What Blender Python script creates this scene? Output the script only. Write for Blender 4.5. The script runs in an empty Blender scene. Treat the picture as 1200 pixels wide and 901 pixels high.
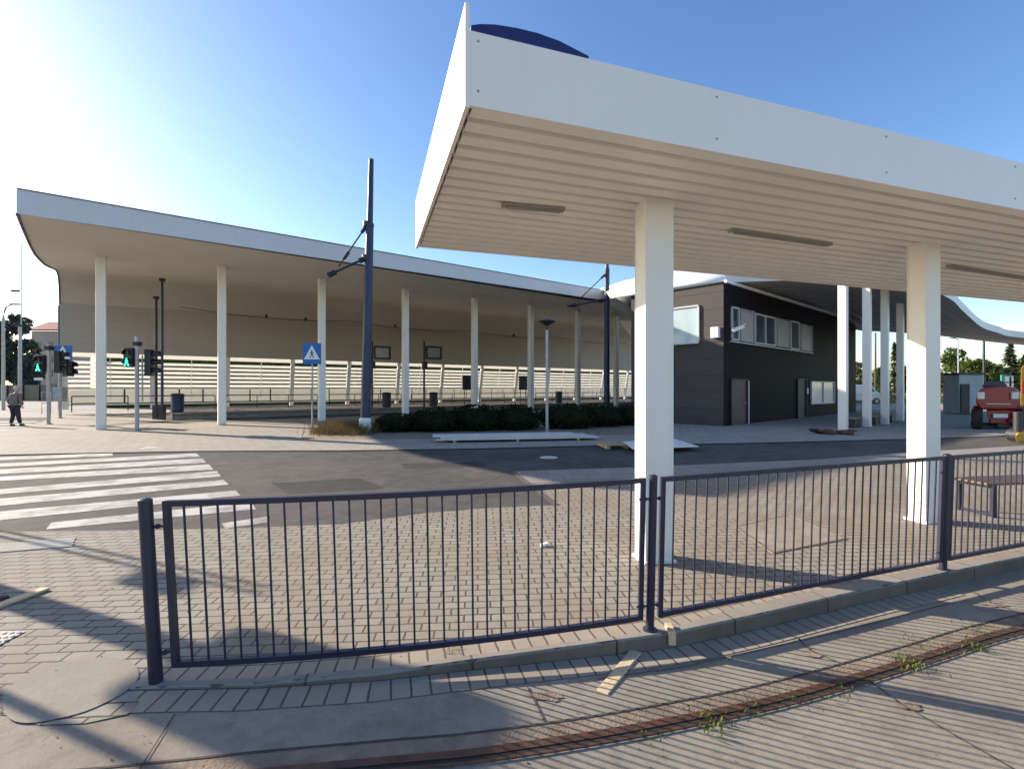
import bpy, math, random
from mathutils import Vector as V
random.seed(11)
C = bpy.context.scene.collection
F, HZ, EYE = 560.0, 455.0, 1.74

def G(x, y, z=0.0):
    Y = F*(EYE-z)/(y-HZ); return V(((x-600)/F*Y, Y, z))
def AT(x, y, Y):
    return V(((x-600)/F*Y, Y, EYE-(y-HZ)/F*Y))
def S(x, y, z):            # point of a horizontal plane above the eye
    return G(x, y, z)
def lerp(a, b, t): return a+(b-a)*t
def sm(a, b, x):
    t = max(0, min(1, (x-a)/(b-a))); return t*t*(3-2*t)

# ------------------------------------------------------------------ materials
def newmat(name):
    m = bpy.data.materials.new(name); m.use_nodes = True
    nt = m.node_tree; b = nt.nodes['Principled BSDF']
    return m, nt, b
def N(nt, t, **kw):
    n = nt.nodes.new(t)
    for k, v in kw.items():
        if k in n.inputs: n.inputs[k].default_value = v
        else: setattr(n, k, v)
    return n
def c4(c): return (c[0], c[1], c[2], 1)
def coords(nt, kind='Object'):
    return N(nt, 'ShaderNodeTexCoord').outputs[kind]
def mix(nt, fac, a, b, mode='MIX'):
    n = nt.nodes.new('ShaderNodeMix'); n.data_type = 'RGBA'; n.blend_type = mode
    for s, v in ((n.inputs[0], fac), (n.inputs[6], a), (n.inputs[7], b)):
        if hasattr(v, 'links'): nt.links.new(v, s)
        elif isinstance(v, (int, float)): s.default_value = v
        else: s.default_value = c4(v)
    return n.outputs[2]
def noise(nt, co, scale, detail=4, rough=.6):
    n = N(nt, 'ShaderNodeTexNoise', Scale=scale, Detail=detail, Roughness=rough)
    nt.links.new(co, n.inputs['Vector']); return n.outputs['Fac']
def ramp(nt, fac, lo, hi, a=0., b=1.):
    n = N(nt, 'ShaderNodeMapRange'); nt.links.new(fac, n.inputs[0])
    n.inputs[1].default_value = lo; n.inputs[2].default_value = hi
    n.inputs[3].default_value = a; n.inputs[4].default_value = b
    return n.outputs[0]
def bump(nt, b, h, strength=.3, dist=.01):
    n = N(nt, 'ShaderNodeBump', Strength=strength, Distance=dist)
    nt.links.new(h, n.inputs['Height']); nt.links.new(n.outputs[0], b.inputs['Normal'])
def mat(name, col, rough=.6, var=.15, scale=3., metal=0., bmp=0., spec=.5, fine=60.):
    m, nt, b = newmat(name); co = coords(nt)
    d = tuple(c*(1-var) for c in col); l = tuple(min(1, c*(1+var)) for c in col)
    a = noise(nt, co, scale); f2 = noise(nt, co, fine, 3)
    base = mix(nt, ramp(nt, a, .3, .7), d, l)
    base = mix(nt, ramp(nt, f2, .35, .65, 0, var), base, d)
    nt.links.new(base, b.inputs['Base Color'])
    b.inputs['Roughness'].default_value = rough; b.inputs['Metallic'].default_value = metal
    b.inputs['Specular IOR Level'].default_value = spec
    if bmp: bump(nt, b, f2, bmp, .01)
    return m
def brickmat(name, c1, c2, mort, w, h, rot=0., ms=.007, kind='Object', off=.5, rough=.85, stain=(.19, .13, .085), st=.5, sq=1., var=.25):
    m, nt, b = newmat(name); co = coords(nt, kind)
    mp = N(nt, 'ShaderNodeMapping'); mp.inputs['Rotation'].default_value = (0, 0, rot)
    nt.links.new(co, mp.inputs[0]); 
    wn = N(nt, 'ShaderNodeTexNoise', Scale=9., Detail=2.); nt.links.new(mp.outputs[0], wn.inputs[0])
    mv = N(nt, 'ShaderNodeVectorMath', operation='MULTIPLY_ADD'); nt.links.new(wn.outputs['Color'], mv.inputs[0])
    mv.inputs[1].default_value = (.012, .012, 0); nt.links.new(mp.outputs[0], mv.inputs[2])
    br = N(nt, 'ShaderNodeTexBrick', Scale=1.); br.offset = off
    nt.links.new(mv.outputs[0], br.inputs['Vector'])
    br.inputs['Color1'].default_value = c4(c1); br.inputs['Color2'].default_value = c4(c2); br.inputs['Mortar'].default_value = c4(mort)
    br.inputs['Brick Width'].default_value = w; br.inputs['Row Height'].default_value = h
    br.inputs['Mortar Size'].default_value = ms; br.inputs['Mortar Smooth'].default_value = .15; br.inputs['Bias'].default_value = 0.
    big = noise(nt, co, .75, 6, .7); mid = noise(nt, co, 7., 4); fine = noise(nt, co, 130., 3)
    base = mix(nt, ramp(nt, big, .44, .72, 0, st), br.outputs['Color'], stain)
    base = mix(nt, ramp(nt, mid, .3, .75, 0, var), base, tuple(c*.45 for c in c1))
    base = mix(nt, ramp(nt, fine, .3, .7, 0, .25), base, tuple(c*.5 for c in c1))
    nt.links.new(base, b.inputs['Base Color']); b.inputs['Roughness'].default_value = rough; b.inputs['Specular IOR Level'].default_value = .15
    inv = N(nt, 'ShaderNodeMath', operation='SUBTRACT'); inv.inputs[0].default_value = 1; nt.links.new(br.outputs['Fac'], inv.inputs[1])
    ad = N(nt, 'ShaderNodeMath', operation='MULTIPLY_ADD'); nt.links.new(fine, ad.inputs[0]); ad.inputs[1].default_value = .25
    nt.links.new(inv.outputs[0], ad.inputs[2])
    bump(nt, b, ad.outputs[0], .7, .008)
    return m
def emis(name, col, s):
    m, nt, b = newmat(name); b.inputs['Base Color'].default_value = c4(col)
    b.inputs['Emission Color'].default_value = c4(col); b.inputs['Emission Strength'].default_value = s
    return m
def asphaltmat():
    m, nt, b = newmat('asphalt'); co = coords(nt)
    big = noise(nt, co, .35, 6, .65); mid = noise(nt, co, 3., 5); fine = noise(nt, co, 150., 2)
    base = mix(nt, ramp(nt, big, .35, .7), (.068, .065, .062), (.145, .132, .118))
    base = mix(nt, ramp(nt, mid, .45, .75, 0, .6), base, (.19, .168, .145))
    base = mix(nt, ramp(nt, fine, .3, .7, 0, .6), base, (.03, .03, .032))
    nt.links.new(base, b.inputs['Base Color']); b.inputs['Roughness'].default_value = .9; b.inputs['Specular IOR Level'].default_value = .12
    bump(nt, b, fine, .35, .006); return m
def paintmat():
    m, nt, b = newmat('worn road paint'); co = coords(nt)
    mid = noise(nt, co, 1.6, 6, .7); fine = noise(nt, co, 60., 4)
    base = mix(nt, ramp(nt, mid, .44, .62, 0, .9), (.46, .44, .405), (.17, .155, .14))
    base = mix(nt, ramp(nt, fine, .45, .7, 0, .7), base, (.16, .145, .13))
    nt.links.new(base, b.inputs['Base Color']); b.inputs['Roughness'].default_value = .8; return m
def transmat(name, col, tr=.55):
    m, nt, b = newmat(name); b.inputs['Base Color'].default_value = c4(col); b.inputs['Roughness'].default_value = .5
    t = N(nt, 'ShaderNodeBsdfTranslucent'); t.inputs['Color'].default_value = c4(col)
    mx = N(nt, 'ShaderNodeMixShader'); mx.inputs[0].default_value = tr
    nt.links.new(b.outputs[0], mx.inputs[1]); nt.links.new(t.outputs[0], mx.inputs[2])
    nt.links.new(mx.outputs[0], nt.nodes['Material Output'].inputs['Surface']); return m
def leafmat(name, a, c, tr=.3):
    m, nt, b = newmat(name); co = coords(nt)
    n1 = noise(nt, co, 1.3, 3); n2 = N(nt, 'ShaderNodeTexWhiteNoise'); nt.links.new(co, n2.inputs[0])
    base = mix(nt, ramp(nt, n1, .3, .7), a, c)
    nt.links.new(base, b.inputs['Base Color']); b.inputs['Roughness'].default_value = .7; b.inputs['Specular IOR Level'].default_value = .08
    t = N(nt, 'ShaderNodeBsdfTranslucent'); nt.links.new(base, t.inputs['Color'])
    mx = N(nt, 'ShaderNodeMixShader'); mx.inputs[0].default_value = tr
    nt.links.new(b.outputs[0], mx.inputs[1]); nt.links.new(t.outputs[0], mx.inputs[2])
    nt.links.new(mx.outputs[0], nt.nodes['Material Output'].inputs['Surface']); return m
def glassmat(name, col=(.05, .06, .07), rough=.06):
    m, nt, b = newmat(name); b.inputs['Base Color'].default_value = c4(col); b.inputs['Roughness'].default_value = rough
    b.inputs['Specular IOR Level'].default_value = .9; return m
def panelmat(name, col, ph, pw, rough=.45, var=.1, line=.3, spec=.3):
    # cladding sheet with seams: u along, v up (UV in metres)
    m, nt, b = newmat(name); co = coords(nt, 'UV')
    br = N(nt, 'ShaderNodeTexBrick', Scale=1.); br.offset = .0; nt.links.new(co, br.inputs['Vector'])
    d = tuple(c*(1-var) for c in col)
    br.inputs['Color1'].default_value = c4(col); br.inputs['Color2'].default_value = c4(d); br.inputs['Mortar'].default_value = c4(tuple(c*line for c in col))
    br.inputs['Brick Width'].default_value = pw; br.inputs['Row Height'].default_value = ph
    br.inputs['Mortar Size'].default_value = .012; br.inputs['Mortar Smooth'].default_value = .1
    n1 = noise(nt, co, 1.2, 5); base = mix(nt, ramp(nt, n1, .35, .7, 0, .3), br.outputs['Color'], d)
    nt.links.new(base, b.inputs['Base Color']); b.inputs['Roughness'].default_value = rough; b.inputs['Specular IOR Level'].default_value = spec
    bump(nt, b, br.outputs['Fac'], -.4, .01); return m

def concretemat(name, col, stain, st=.6):
    m, nt, b = newmat(name); co = coords(nt)
    n1 = noise(nt, co, .9, 7, .7); n2 = noise(nt, co, 4.5, 6, .7); n3 = noise(nt, co, 180., 3); n4 = noise(nt, co, 26., 4)
    lo = tuple(c*.78 for c in col); base = mix(nt, ramp(nt, n1, .32, .68), lo, tuple(c*1.12 for c in col))
    base = mix(nt, ramp(nt, n2, .47, .72, 0, st), base, stain)
    base = mix(nt, ramp(nt, n4, .52, .7, 0, .35), base, tuple(c*.55 for c in col))
    base = mix(nt, ramp(nt, n3, .3, .7, 0, .45), base, tuple(c*.5 for c in col))
    nt.links.new(base, b.inputs['Base Color']); b.inputs['Roughness'].default_value = .9; b.inputs['Specular IOR Level'].default_value = .12
    bump(nt, b, n3, .45, .006); return m
def streakmat(name, col, rough=.42, amt=.16):
    # painted sheet with faint vertical rain streaks and blotches
    m, nt, b = newmat(name); co = coords(nt); mp = N(nt, 'ShaderNodeMapping'); mp.inputs['Scale'].default_value = (9, 9, .5); nt.links.new(co, mp.inputs[0])
    n1 = noise(nt, mp.outputs[0], 1., 5, .65); n2 = noise(nt, co, 1.1, 5); n3 = noise(nt, co, 40., 4)
    d = tuple(c*f for c, f in zip(col, (.72, .68, .60)))
    base = mix(nt, ramp(nt, n1, .5, .78, 0, amt*1.6), col, d); base = mix(nt, ramp(nt, n2, .45, .75, 0, amt), base, d); base = mix(nt, ramp(nt, n3, .6, .75, 0, amt*1.3), base, d)
    nt.links.new(base, b.inputs['Base Color']); b.inputs['Roughness'].default_value = rough; return m

M = dict(
 asphalt=asphaltmat(), asphalt2=concretemat('darker asphalt repair', (.062, .058, .055), (.10, .09, .08)), paint=paintmat(),
 paving=brickmat('paving blocks', (.335, .30, .25), (.28, .25, .205), (.05, .042, .034), .205, .112, rot=-.07, ms=.0075, st=.75, stain=(.22, .155, .10)),
 header=brickmat('header course blocks', (.39, .33, .265), (.33, .28, .225), (.08, .065, .05), .115, .215, kind='UV', ms=.007, off=0., st=.3),
 farpave=brickmat('far pavement slabs', (.40, .36, .305), (.355, .318, .27), (.20, .175, .15), .4, .4, rot=-.13, ms=.01, st=.25),
 strip=brickmat('grey kerbside slabs', (.33, .30, .27), (.29, .265, .24), (.13, .12, .1), .5, .5, rot=-.08, ms=.008, st=.3),
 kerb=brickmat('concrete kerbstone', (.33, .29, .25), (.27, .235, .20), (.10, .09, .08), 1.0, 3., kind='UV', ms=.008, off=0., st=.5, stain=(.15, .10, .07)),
 kerbface_shade=brickmat('shaded dirty kerb face', (.20, .16, .125), (.16, .125, .095), (.05, .04, .035), 1.0, 3., kind='UV', ms=.008, off=0., st=.6, stain=(.07, .045, .03)),  # dirty kerb, with the shade on its drop face put into the colour
 slab=concretemat('track concrete', (.33, .285, .23), (.15, .115, .085)),
 patch=concretemat('poured concrete patch', (.34, .30, .245), (.22, .185, .15), .4),
 dirt=mat('rusty dirt filler', (.235, .175, .125), .95, .35, 6., bmp=.6),
 rust=mat('rusty rail steel', (.11, .05, .03), .55, .4, 10., metal=.3, bmp=.3),
 groove=mat('rail groove', (.022, .016, .013), .9, .3, 8.),
 joint=mat('joint filler', (.07, .055, .045), .95, .4, 8.),
 tactile=mat('white tactile tile', (.56, .51, .43), .85, .1, 6., bmp=.2, spec=.1),
 white=streakmat('white coated steel', (.82, .785, .72), .42, .12),
 fascia=streakmat('white fascia sheet', (.86, .80, .72), .4, .07),
 soffit=mat('ribbed soffit sheet', (.86, .81, .73), .42, .04, 1.2, fine=20.),
 blue=mat('deep blue sheet', (.006, .012, .10), .5, .15, 3.),
 navy=mat('dark navy paint', (.016, .017, .042), .42, .35, 5., fine=40.),
 mast=mat('dark blue mast paint', (.022, .03, .075), .45, .2, 2.),
 black=mat('black plastic', (.018, .018, .02), .5, .2, 5.),
 dark=mat('dark steel', (.035, .035, .04), .5, .2, 5., metal=.2),
 steel=mat('galvanised steel', (.36, .37, .38), .45, .15, 6., metal=.5),
 hall=mat('hall soffit cladding', (.56, .505, .435), .5, .05, .5, fine=8.),
 hallwall=panelmat('hall wall cladding', (.48, .425, .36), 1.6, 4.7, .55, .05, .72),
 hallroof=streakmat('hall fascia sheet', (.60, .60, .61), .4, .12),
 louvre=transmat('frosted louvre glass', (.82, .81, .77), .55),
 lowglass=transmat('frosted screen glass', (.62, .61, .57), .5),
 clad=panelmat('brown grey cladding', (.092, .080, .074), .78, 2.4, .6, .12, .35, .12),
 clad_shade=panelmat('shaded cladding', (.009, .008, .009), .78, 2.4, .6, .12, .5, .1),  # same cladding with the shade put into a near-black colour
 glass=glassmat('window glass'), skyglass=glassmat('sky reflection glass', (.42, .50, .50), .08),  # skyglass has the reflected sky put into its pale colour
 frame=mat('white window frame', (.52, .52, .50), .45, .05),
 panelw=mat('white window panel', (.34, .33, .32), .5, .06),
 door=mat('maroon door', (.085, .045, .045), .5, .15),
 wood=mat('weathered timber', (.40, .29, .17), .8, .25, 4., bmp=.3), wood2=mat('pale new timber', (.58, .44, .27), .75, .2, 5., bmp=.3),
 benchw=mat('brown bench slat', (.13, .075, .045), .55, .25, 5.),
 board=mat('pale board', (.58, .57, .55), .6, .08, 2.),
 bark=mat('bark', (.09, .065, .045), .9, .3, 5., bmp=.5),
 leafd=leafmat('dark shrub leaf', (.012, .02, .009), (.03, .042, .016)), dry=leafmat('dry brown grass', (.13, .09, .04), (.20, .15, .07)),
 leaf=leafmat('green leaf', (.045, .075, .018), (.10, .125, .03)), leafm=leafmat('mid green leaf', (.03, .052, .016), (.065, .09, .026)),
 conif=leafmat('conifer needle', (.018, .034, .018), (.045, .06, .028)), ivy=leafmat('ivy', (.07, .085, .07), (.12, .13, .10)),
 weed=leafmat('weed', (.07, .11, .02), (.14, .17, .045)),
 red=mat('red machine paint', (.30, .010, .013), .35, .15, 3.), yellow=mat('yellow machine paint', (.50, .27, .02), .5, .12, 3.),
 rubber=mat('tyre rubber', (.02, .02, .02), .85, .2, 8.), lamp=mat('headlamp lens', (.72, .70, .62), .2, .05),
 plate=mat('white plate', (.75, .75, .74), .4, .03), signblue=mat('sign blue', (.012, .13, .42), .4, .04), signwhite=mat('sign white', (.78, .78, .78), .45, .03),
 green=emis('green signal lamp', (.03, .9, .42), 2.2), lensoff=mat('unlit signal lens', (.03, .012, .01), .3, .1),
 tin=mat('pale container wall', (.40, .43, .42), .55, .12, 2.), roofred=mat('red roof tile', (.28, .07, .045), .8, .2, 3.),
 render=mat('beige render', (.40, .34, .27), .85, .1, .6), carblue=mat('dark blue car paint', (.015, .025, .07), .25, .05),
 skin=mat('skin', (.42, .25, .18), .6, .05), jacket=mat('grey brown jacket', (.16, .14, .12), .85, .15, 12.), trous=mat('navy trousers', (.02, .024, .045), .85, .15, 12.),
 hair=mat('grey hair', (.45, .43, .40), .8, .15, 30.), shoe=mat('black shoe', (.015, .015, .015), .5, .1), redcloth=mat('red stripe cloth', (.35, .03, .03), .8, .1),
 teal=mat('teal sign sheet', (.03, .30, .28), .4, .05), bag=mat('brown cloth', (.10, .05, .035), .95, .3, 8., bmp=.6), tube=mat('light tube housing', (.30, .28, .25), .4, .1),
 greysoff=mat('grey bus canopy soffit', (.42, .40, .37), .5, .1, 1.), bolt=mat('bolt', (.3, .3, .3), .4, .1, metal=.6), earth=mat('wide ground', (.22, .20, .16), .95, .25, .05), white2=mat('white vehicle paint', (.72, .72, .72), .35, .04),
 screen=mat('display screen', (.30, .28, .24), .25, .1), roofwhite=mat('white roof sheet', (.80, .80, .79), .4, .03, .6),
)

# ------------------------------------------------------------------ mesh builder
class MB:
    def __init__(s): s.v = []; s.f = []; s.uv = []
    def face(s, pts, uv=None):
        i = len(s.v); s.v += [V(p) for p in pts]; s.f.append(tuple(range(i, i+len(pts)))); s.uv.append(uv); return s
    def box(s, c, d, ax=(1, 0, 0), up=(0, 0, 1)):
        c = V(c); a = V(ax).normalized(); w = V(up).normalized(); b = w.cross(a).normalized(); w = a.cross(b)
        h = [a*d[0]/2, b*d[1]/2, w*d[2]/2]; i = len(s.v)
        for sx in (-1, 1):
            for sy in (-1, 1):
                for sz in (-1, 1): s.v.append(c+h[0]*sx+h[1]*sy+h[2]*sz)
        for q in ((0, 1, 3, 2), (4, 6, 7, 5), (0, 4, 5, 1), (2, 3, 7, 6), (0, 2, 6, 4), (1, 5, 7, 3)):
            s.f.append(tuple(i+k for k in q)); s.uv.append(None)
        return s
    def bar(s, p, q, w, h, up=(0, 0, 1)):
        p = V(p); q = V(q); return s.box((p+q)/2, ((q-p).length, w, h), q-p, up if abs((q-p).normalized().dot(V(up))) < .99 else (0, 1, 0))
    def tube(s, p, q, r, r2=None, n=12, cap=True):
        return s.sweep([p, q], [r, r if r2 is None else r2], n, cap)
    def sweep(s, path, rad, n=10, cap=True):
        path = [V(p) for p in path]
        if not isinstance(rad, (list, tuple)): rad = [rad]*len(path)
        i0 = len(s.v)
        for k, p in enumerate(path):
            d = (path[min(k+1, len(path)-1)]-path[max(k-1, 0)]).normalized()
            a = d.cross(V((0, 0, 1)) if abs(d.z) < .95 else V((1, 0, 0))).normalized(); b = d.cross(a)
            for j in range(n):
                t = 2*math.pi*j/n; s.v.append(p+(a*math.cos(t)+b*math.sin(t))*rad[k])
        for k in range(len(path)-1):
            for j in range(n):
                a = i0+k*n+j; b = i0+k*n+(j+1) % n
                s.f.append((a, b, b+n, a+n)); s.uv.append(None)
        if cap:
            s.f.append(tuple(i0+j for j in range(n))); s.uv.append(None)
            s.f.append(tuple(i0+(len(path)-1)*n+j for j in reversed(range(n)))); s.uv.append(None)
        return s
    def lathe(s, c, prof, n=20):
        c = V(c); i0 = len(s.v)
        for r, z in prof:
            for j in range(n):
                t = 2*math.pi*j/n; s.v.append(c+V((r*math.cos(t), r*math.sin(t), z)))
        for k in range(len(prof)-1):
            for j in range(n):
                a = i0+k*n+j; b = i0+k*n+(j+1) % n; s.f.append((a, b, b+n, a+n)); s.uv.append(None)
        return s
    def prism(s, poly, ext):       # poly: 3-D points, extruded by vector ext
        poly = [V(p) for p in poly]; e = V(ext); k = len(poly); i = len(s.v)
        s.v += poly+[p+e for p in poly]
        s.f.append(tuple(range(i, i+k))); s.f.append(tuple(range(i+2*k-1, i+k-1, -1))); s.uv += [None, None]
        for j in range(k):
            s.f.append((i+j, i+(j+1) % k, i+k+(j+1) % k, i+k+j)); s.uv.append(None)
        return s
    def grid(s, rows, uv=None):    # rows of points
        i = len(s.v); w = len(rows[0])
        for r in rows: s.v += [V(p) for p in r]
        for a in range(len(rows)-1):
            for b in range(w-1):
                k = i+a*w+b; s.f.append((k, k+1, k+w+1, k+w))
                s.uv.append([uv[a][b], uv[a][b+1], uv[a+1][b+1], uv[a+1][b]] if uv else None)
        return s
    def ell(s, c, r, n=14, m=8, ax=None):
        c = V(c); i0 = len(s.v)
        for k in range(m+1):
            th = math.pi*k/m
            for j in range(n):
                ph = 2*math.pi*j/n
                s.v.append(c+V((r[0]*math.sin(th)*math.cos(ph), r[1]*math.sin(th)*math.sin(ph), r[2]*math.cos(th))))
        for k in range(m):
            for j in range(n):
                a = i0+k*n+j; b = i0+k*n+(j+1) % n; s.f.append((a, a+n, b+n, b)); s.uv.append(None)
        return s
    def build(s, name, m, parent=None, smooth=False, bevel=0., solid=0.):
        o0 = V((0, 0, 0)); p = parent
        while p is not None: o0 = o0+p.location; p = p.parent
        me = bpy.data.meshes.new(name); me.from_pydata([v-o0 for v in s.v], [], s.f); 
        me.materials.append(m)
        if any(u for u in s.uv):
            l = me.uv_layers.new(name='UVMap'); k = 0
            for fi, f in enumerate(s.f):
                for j in range(len(f)):
                    if s.uv[fi]: l.data[k].uv = s.uv[fi][j]
                    k += 1
        me.validate(); me.update()
        import bmesh
        bm = bmesh.new(); bm.from_mesh(me)
        if not solid and len(bm.faces) < 20000: bmesh.ops.recalc_face_normals(bm, faces=bm.faces)
        bm.to_mesh(me); bm.free()
        if smooth:
            me.polygons.foreach_set('use_smooth', [True]*len(me.polygons))
            try: me.set_sharp_from_angle(angle=math.radians(38))
            except Exception: pass
        o = bpy.data.objects.new(name, me); C.objects.link(o); o.parent = parent
        if solid:
            md = o.modifiers.new('thickness', 'SOLIDIFY'); md.thickness = solid; md.offset = 0
        if bevel:
            md = o.modifiers.new('bevel', 'BEVEL'); md.width = bevel; md.segments = 2; md.limit_method = 'ANGLE'
        return o
def thing(name, label, cat, loc, group=None):
    o = bpy.data.objects.new(name, None); C.objects.link(o); o.location = V(loc); o.empty_display_size = .2
    o['label'] = label; o['category'] = cat
    if group: o['group'] = group
    return o
def tag(o, label, cat, group=None, kind=None):
    if label: o['label'] = label
    if cat: o['category'] = cat
    if group: o['group'] = group
    if kind: o['kind'] = kind
    return o
def struct(o): o['kind'] = 'structure'; return o

# ------------------------------------------------------------------ camera, world, sun
cam = bpy.data.objects.new('camera', bpy.data.cameras.new('camera')); C.objects.link(cam)
cam.location = (0, 0, EYE); cam.rotation_euler = (math.pi/2, 0, 0)
cam.data.sensor_width = 36; cam.data.lens = 36*F/1200; cam.data.shift_y = (HZ-450.5)/1200
cam.data.clip_end = 5000; cam.data.clip_start = .05
sc = bpy.context.scene; sc.camera = cam
AZ, EL = math.radians(22.), math.radians(21.5)
sd = V((-math.cos(AZ)*math.cos(EL), math.sin(AZ)*math.cos(EL), math.sin(EL)))
sun = bpy.data.objects.new('sun', bpy.data.lights.new('sun', 'SUN')); C.objects.link(sun)
sun.data.energy = 4.8; sun.data.angle = math.radians(.6); sun.data.color = (1., .89, .74)
sun.rotation_euler = sd.to_track_quat('Z', 'Y').to_euler()
w = bpy.data.worlds.new('World'); sc.world = w; w.use_nodes = True
nt = w.node_tree; sky = nt.nodes.new('ShaderNodeTexSky'); sky.sky_type = 'NISHITA'; sky.sun_disc = False
sky.sun_elevation = EL; sky.sun_rotation = math.atan2(sd.x, sd.y); sky.altitude = 100
sky.air_density = 1.0; sky.dust_density = .7; sky.ozone_density = 1.6
hs_ = nt.nodes.new('ShaderNodeHueSaturation'); hs_.inputs['Saturation'].default_value = 1.2; hs_.inputs['Hue'].default_value = .508; nt.links.new(sky.outputs[0], hs_.inputs['Color']); nt.links.new(hs_.outputs[0], nt.nodes['Background'].inputs[0]); nt.nodes['Background'].inputs[1].default_value = .112
sc.view_settings.view_transform = 'Standard'; sc.view_settings.look = 'None'; sc.view_settings.exposure = 1.24; sc.view_settings.gamma = 1
sc.cycles.max_bounces = 8; sc.cycles.diffuse_bounces = 5

# ------------------------------------------------------------------ ground
struct(MB().face([(-1500, -300, -.16), (1500, -300, -.16), (1500, 2500, -.16), (-1500, 2500, -.16)]).build('ground', M['earth']))
near_edge = [(-900, 640), (-300, 626), (0, 623), (150, 621), (300, 618), (400, 614), (498, 601), (575, 595), (648, 592)]
near_edge_r = [(598, 552), (743, 547.5), (800, 545), (960, 538), (1066, 530), (1200, 522), (1700, 500)]
far_edge = [(-900, 545), (-300, 538), (0, 533), (120, 530.5), (234, 528.5), (400, 528), (560, 525.5), (708, 522), (880, 519), (1062, 514.5), (1200, 510), (1700, 492)]
kerb_px = [(150, 808), (300, 803), (440, 791), (560, 774), (700, 755), (762, 746.5), (800, 740), (880, 723), (1000, 695), (1100, 674), (1200, 653), (1500, 600)]
RZ = -.02
road = MB(); road.face([G(x, y, RZ) for x, y in far_edge]+[G(x, y, RZ) for x, y in reversed(near_edge+near_edge_r)])
struct(road.build('road', M['asphalt']))
# far pavement reaches to the horizon behind the hall
fp = MB(); fp.face([G(x, y) for x, y in far_edge]+[V((300, 60, 0)), V((300, 160, 0)), V((-300, 160, 0)), V((-300, 20, 0))])
struct(fp.build('far_pavement', M['farpave']))
def strip_mesh(pxs, z, w0, w1, name, m, zf=None, uv=True):
    """sheet along a pixel polyline, between offsets w0..w1 (metres, + is away from the camera)"""
    pts = [G(x, y, 0) for x, y in pxs]; dense = []
    for a, b in zip(pts, pts[1:]):
        for k in range(8): dense.append(lerp(a, b, k/8))
    dense.append(pts[-1]); rows = [[], []]; uvs = [[], []]; L = 0
    for k, p in enumerate(dense):
        d = dense[min(k+1, len(dense)-1)]-dense[max(k-1, 0)]; nn = V((-d.y, d.x, 0)).normalized()
        if k: L += (p-dense[k-1]).length
        for j, wd in enumerate((w0, w1)):
            q = p+nn*wd; rows[j].append(V((q.x, q.y, zf(q) if zf else z))); uvs[j].append((L, wd))
    return MB().grid(rows, uvs).build(name, m)
struct(strip_mesh(far_edge, .004, .0, .14, 'far_kerb', M['kerb']))
# near pavement (paving blocks), between the road edge and the kerb line, running on left and below the frame
pv = MB(); pv.face([G(x, y) for x, y in near_edge+near_edge_r]+[V((14, 8.2, 0))]+[G(x, y) for x, y in reversed(kerb_px[:-1])]
                   +[G(163, 822), G(150, 836), G(100, 847), G(45, 849), G(10, 838), G(-150, 815), G(-700, 790), V((-20, 3, 0))])
struct(pv.build('pavement', M['paving']))
st = MB(); st.face([G(x, y, .004) for x, y in near_edge_r]+[G(x, y, .004) for x, y in ((1700, 507), (1200, 531), (1066, 540), (960, 549), (800, 557), (743, 560), (615, 566))])
struct(st.build('kerbside_slabs', M['strip']))
kl = [G(598, 552, .008), G(648, 592, .008)]; d = (kl[1]-kl[0]).normalized(); nn = V((-d.y, d.x, 0))*.1
struct(MB().face([kl[0], kl[1], kl[1]+nn, kl[0]+nn]).build('kerb_edging', M['kerb']))
struct(strip_mesh(kerb_px, .004, .055, .27, 'header_course', M['header']))
# kerb: top face and drop to the track bed
def bedz(q): return -.004-.100*sm(-2.4, 2.0, q.x)
pts = [G(x, y) for x, y in kerb_px]; dense = []
for a, b in zip(pts, pts[1:]):
    for k in range(8): dense.append(lerp(a, b, k/8))
rows = [[], [], [], []]; uvs = [[], [], [], []]; L = 0
for k, p in enumerate(dense):
    dd = dense[min(k+1, len(dense)-1)]-dense[max(k-1, 0)]; nn = V((-dd.y, dd.x, 0)).normalized()
    if k: L += (p-dense[k-1]).length
    for j, (wd, z) in enumerate(((.06+.085*sm(1.1, 1.9, p.x), .010), (.012, .010), (0, -.004), (-.012, -.2))):
        q = p+nn*wd; rows[j].append(V((q.x, q.y, z))); uvs[j].append((L, wd-z))
struct(MB().grid(rows[:3], uvs[:3]).build('kerb', M['kerb'])); struct(MB().grid(rows[2:], uvs[2:]).build('kerb_face', M['kerbface_shade']))
# gutter course of blocks below the kerb
def gz(q): return bedz(q)+.004
struct(strip_mesh(kerb_px[:10], 0, -.20, -.012, 'gutter_course', M['header'], zf=gz))
# track bed: concrete panels, ramping flush with the pavement at the crossing on the left
rows = []
for j in range(40):
    r = []
    for i in range(60):
        q = V((-3.2+i*.28, -2+j*.21, 0)); r.append(V((q.x, q.y, bedz(q))))
    rows.append(r)
tb = MB()
xs = [-14+i*.2 for i in range(148)]
kd = [p for p in dense]
def ky(x):
    for a, b in zip(kd, kd[1:]):
        if a.x <= x <= b.x: return lerp(a.y, b.y, (x-a.x)/(b.x-a.x))
    return kd[0].y+min(1.5, (kd[0].x-x)*.5) if x < kd[0].x else kd[-1].y
rows = [[V((x, lerp(-3, ky(x)-.005, j/10), bedz(V((x, 0, 0)))-.002*(j < 0))) for x in xs] for j in range(11)]
struct(tb.grid(rows).build('track_bed', M['slab']))
rail_px = [(-100, 975), (100, 955), (300, 928), (470, 906), (560, 894), (700, 868), (800, 846), (900, 823), (1000, 795), (1100, 765), (1200, 735), (1500, 660)]
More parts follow.
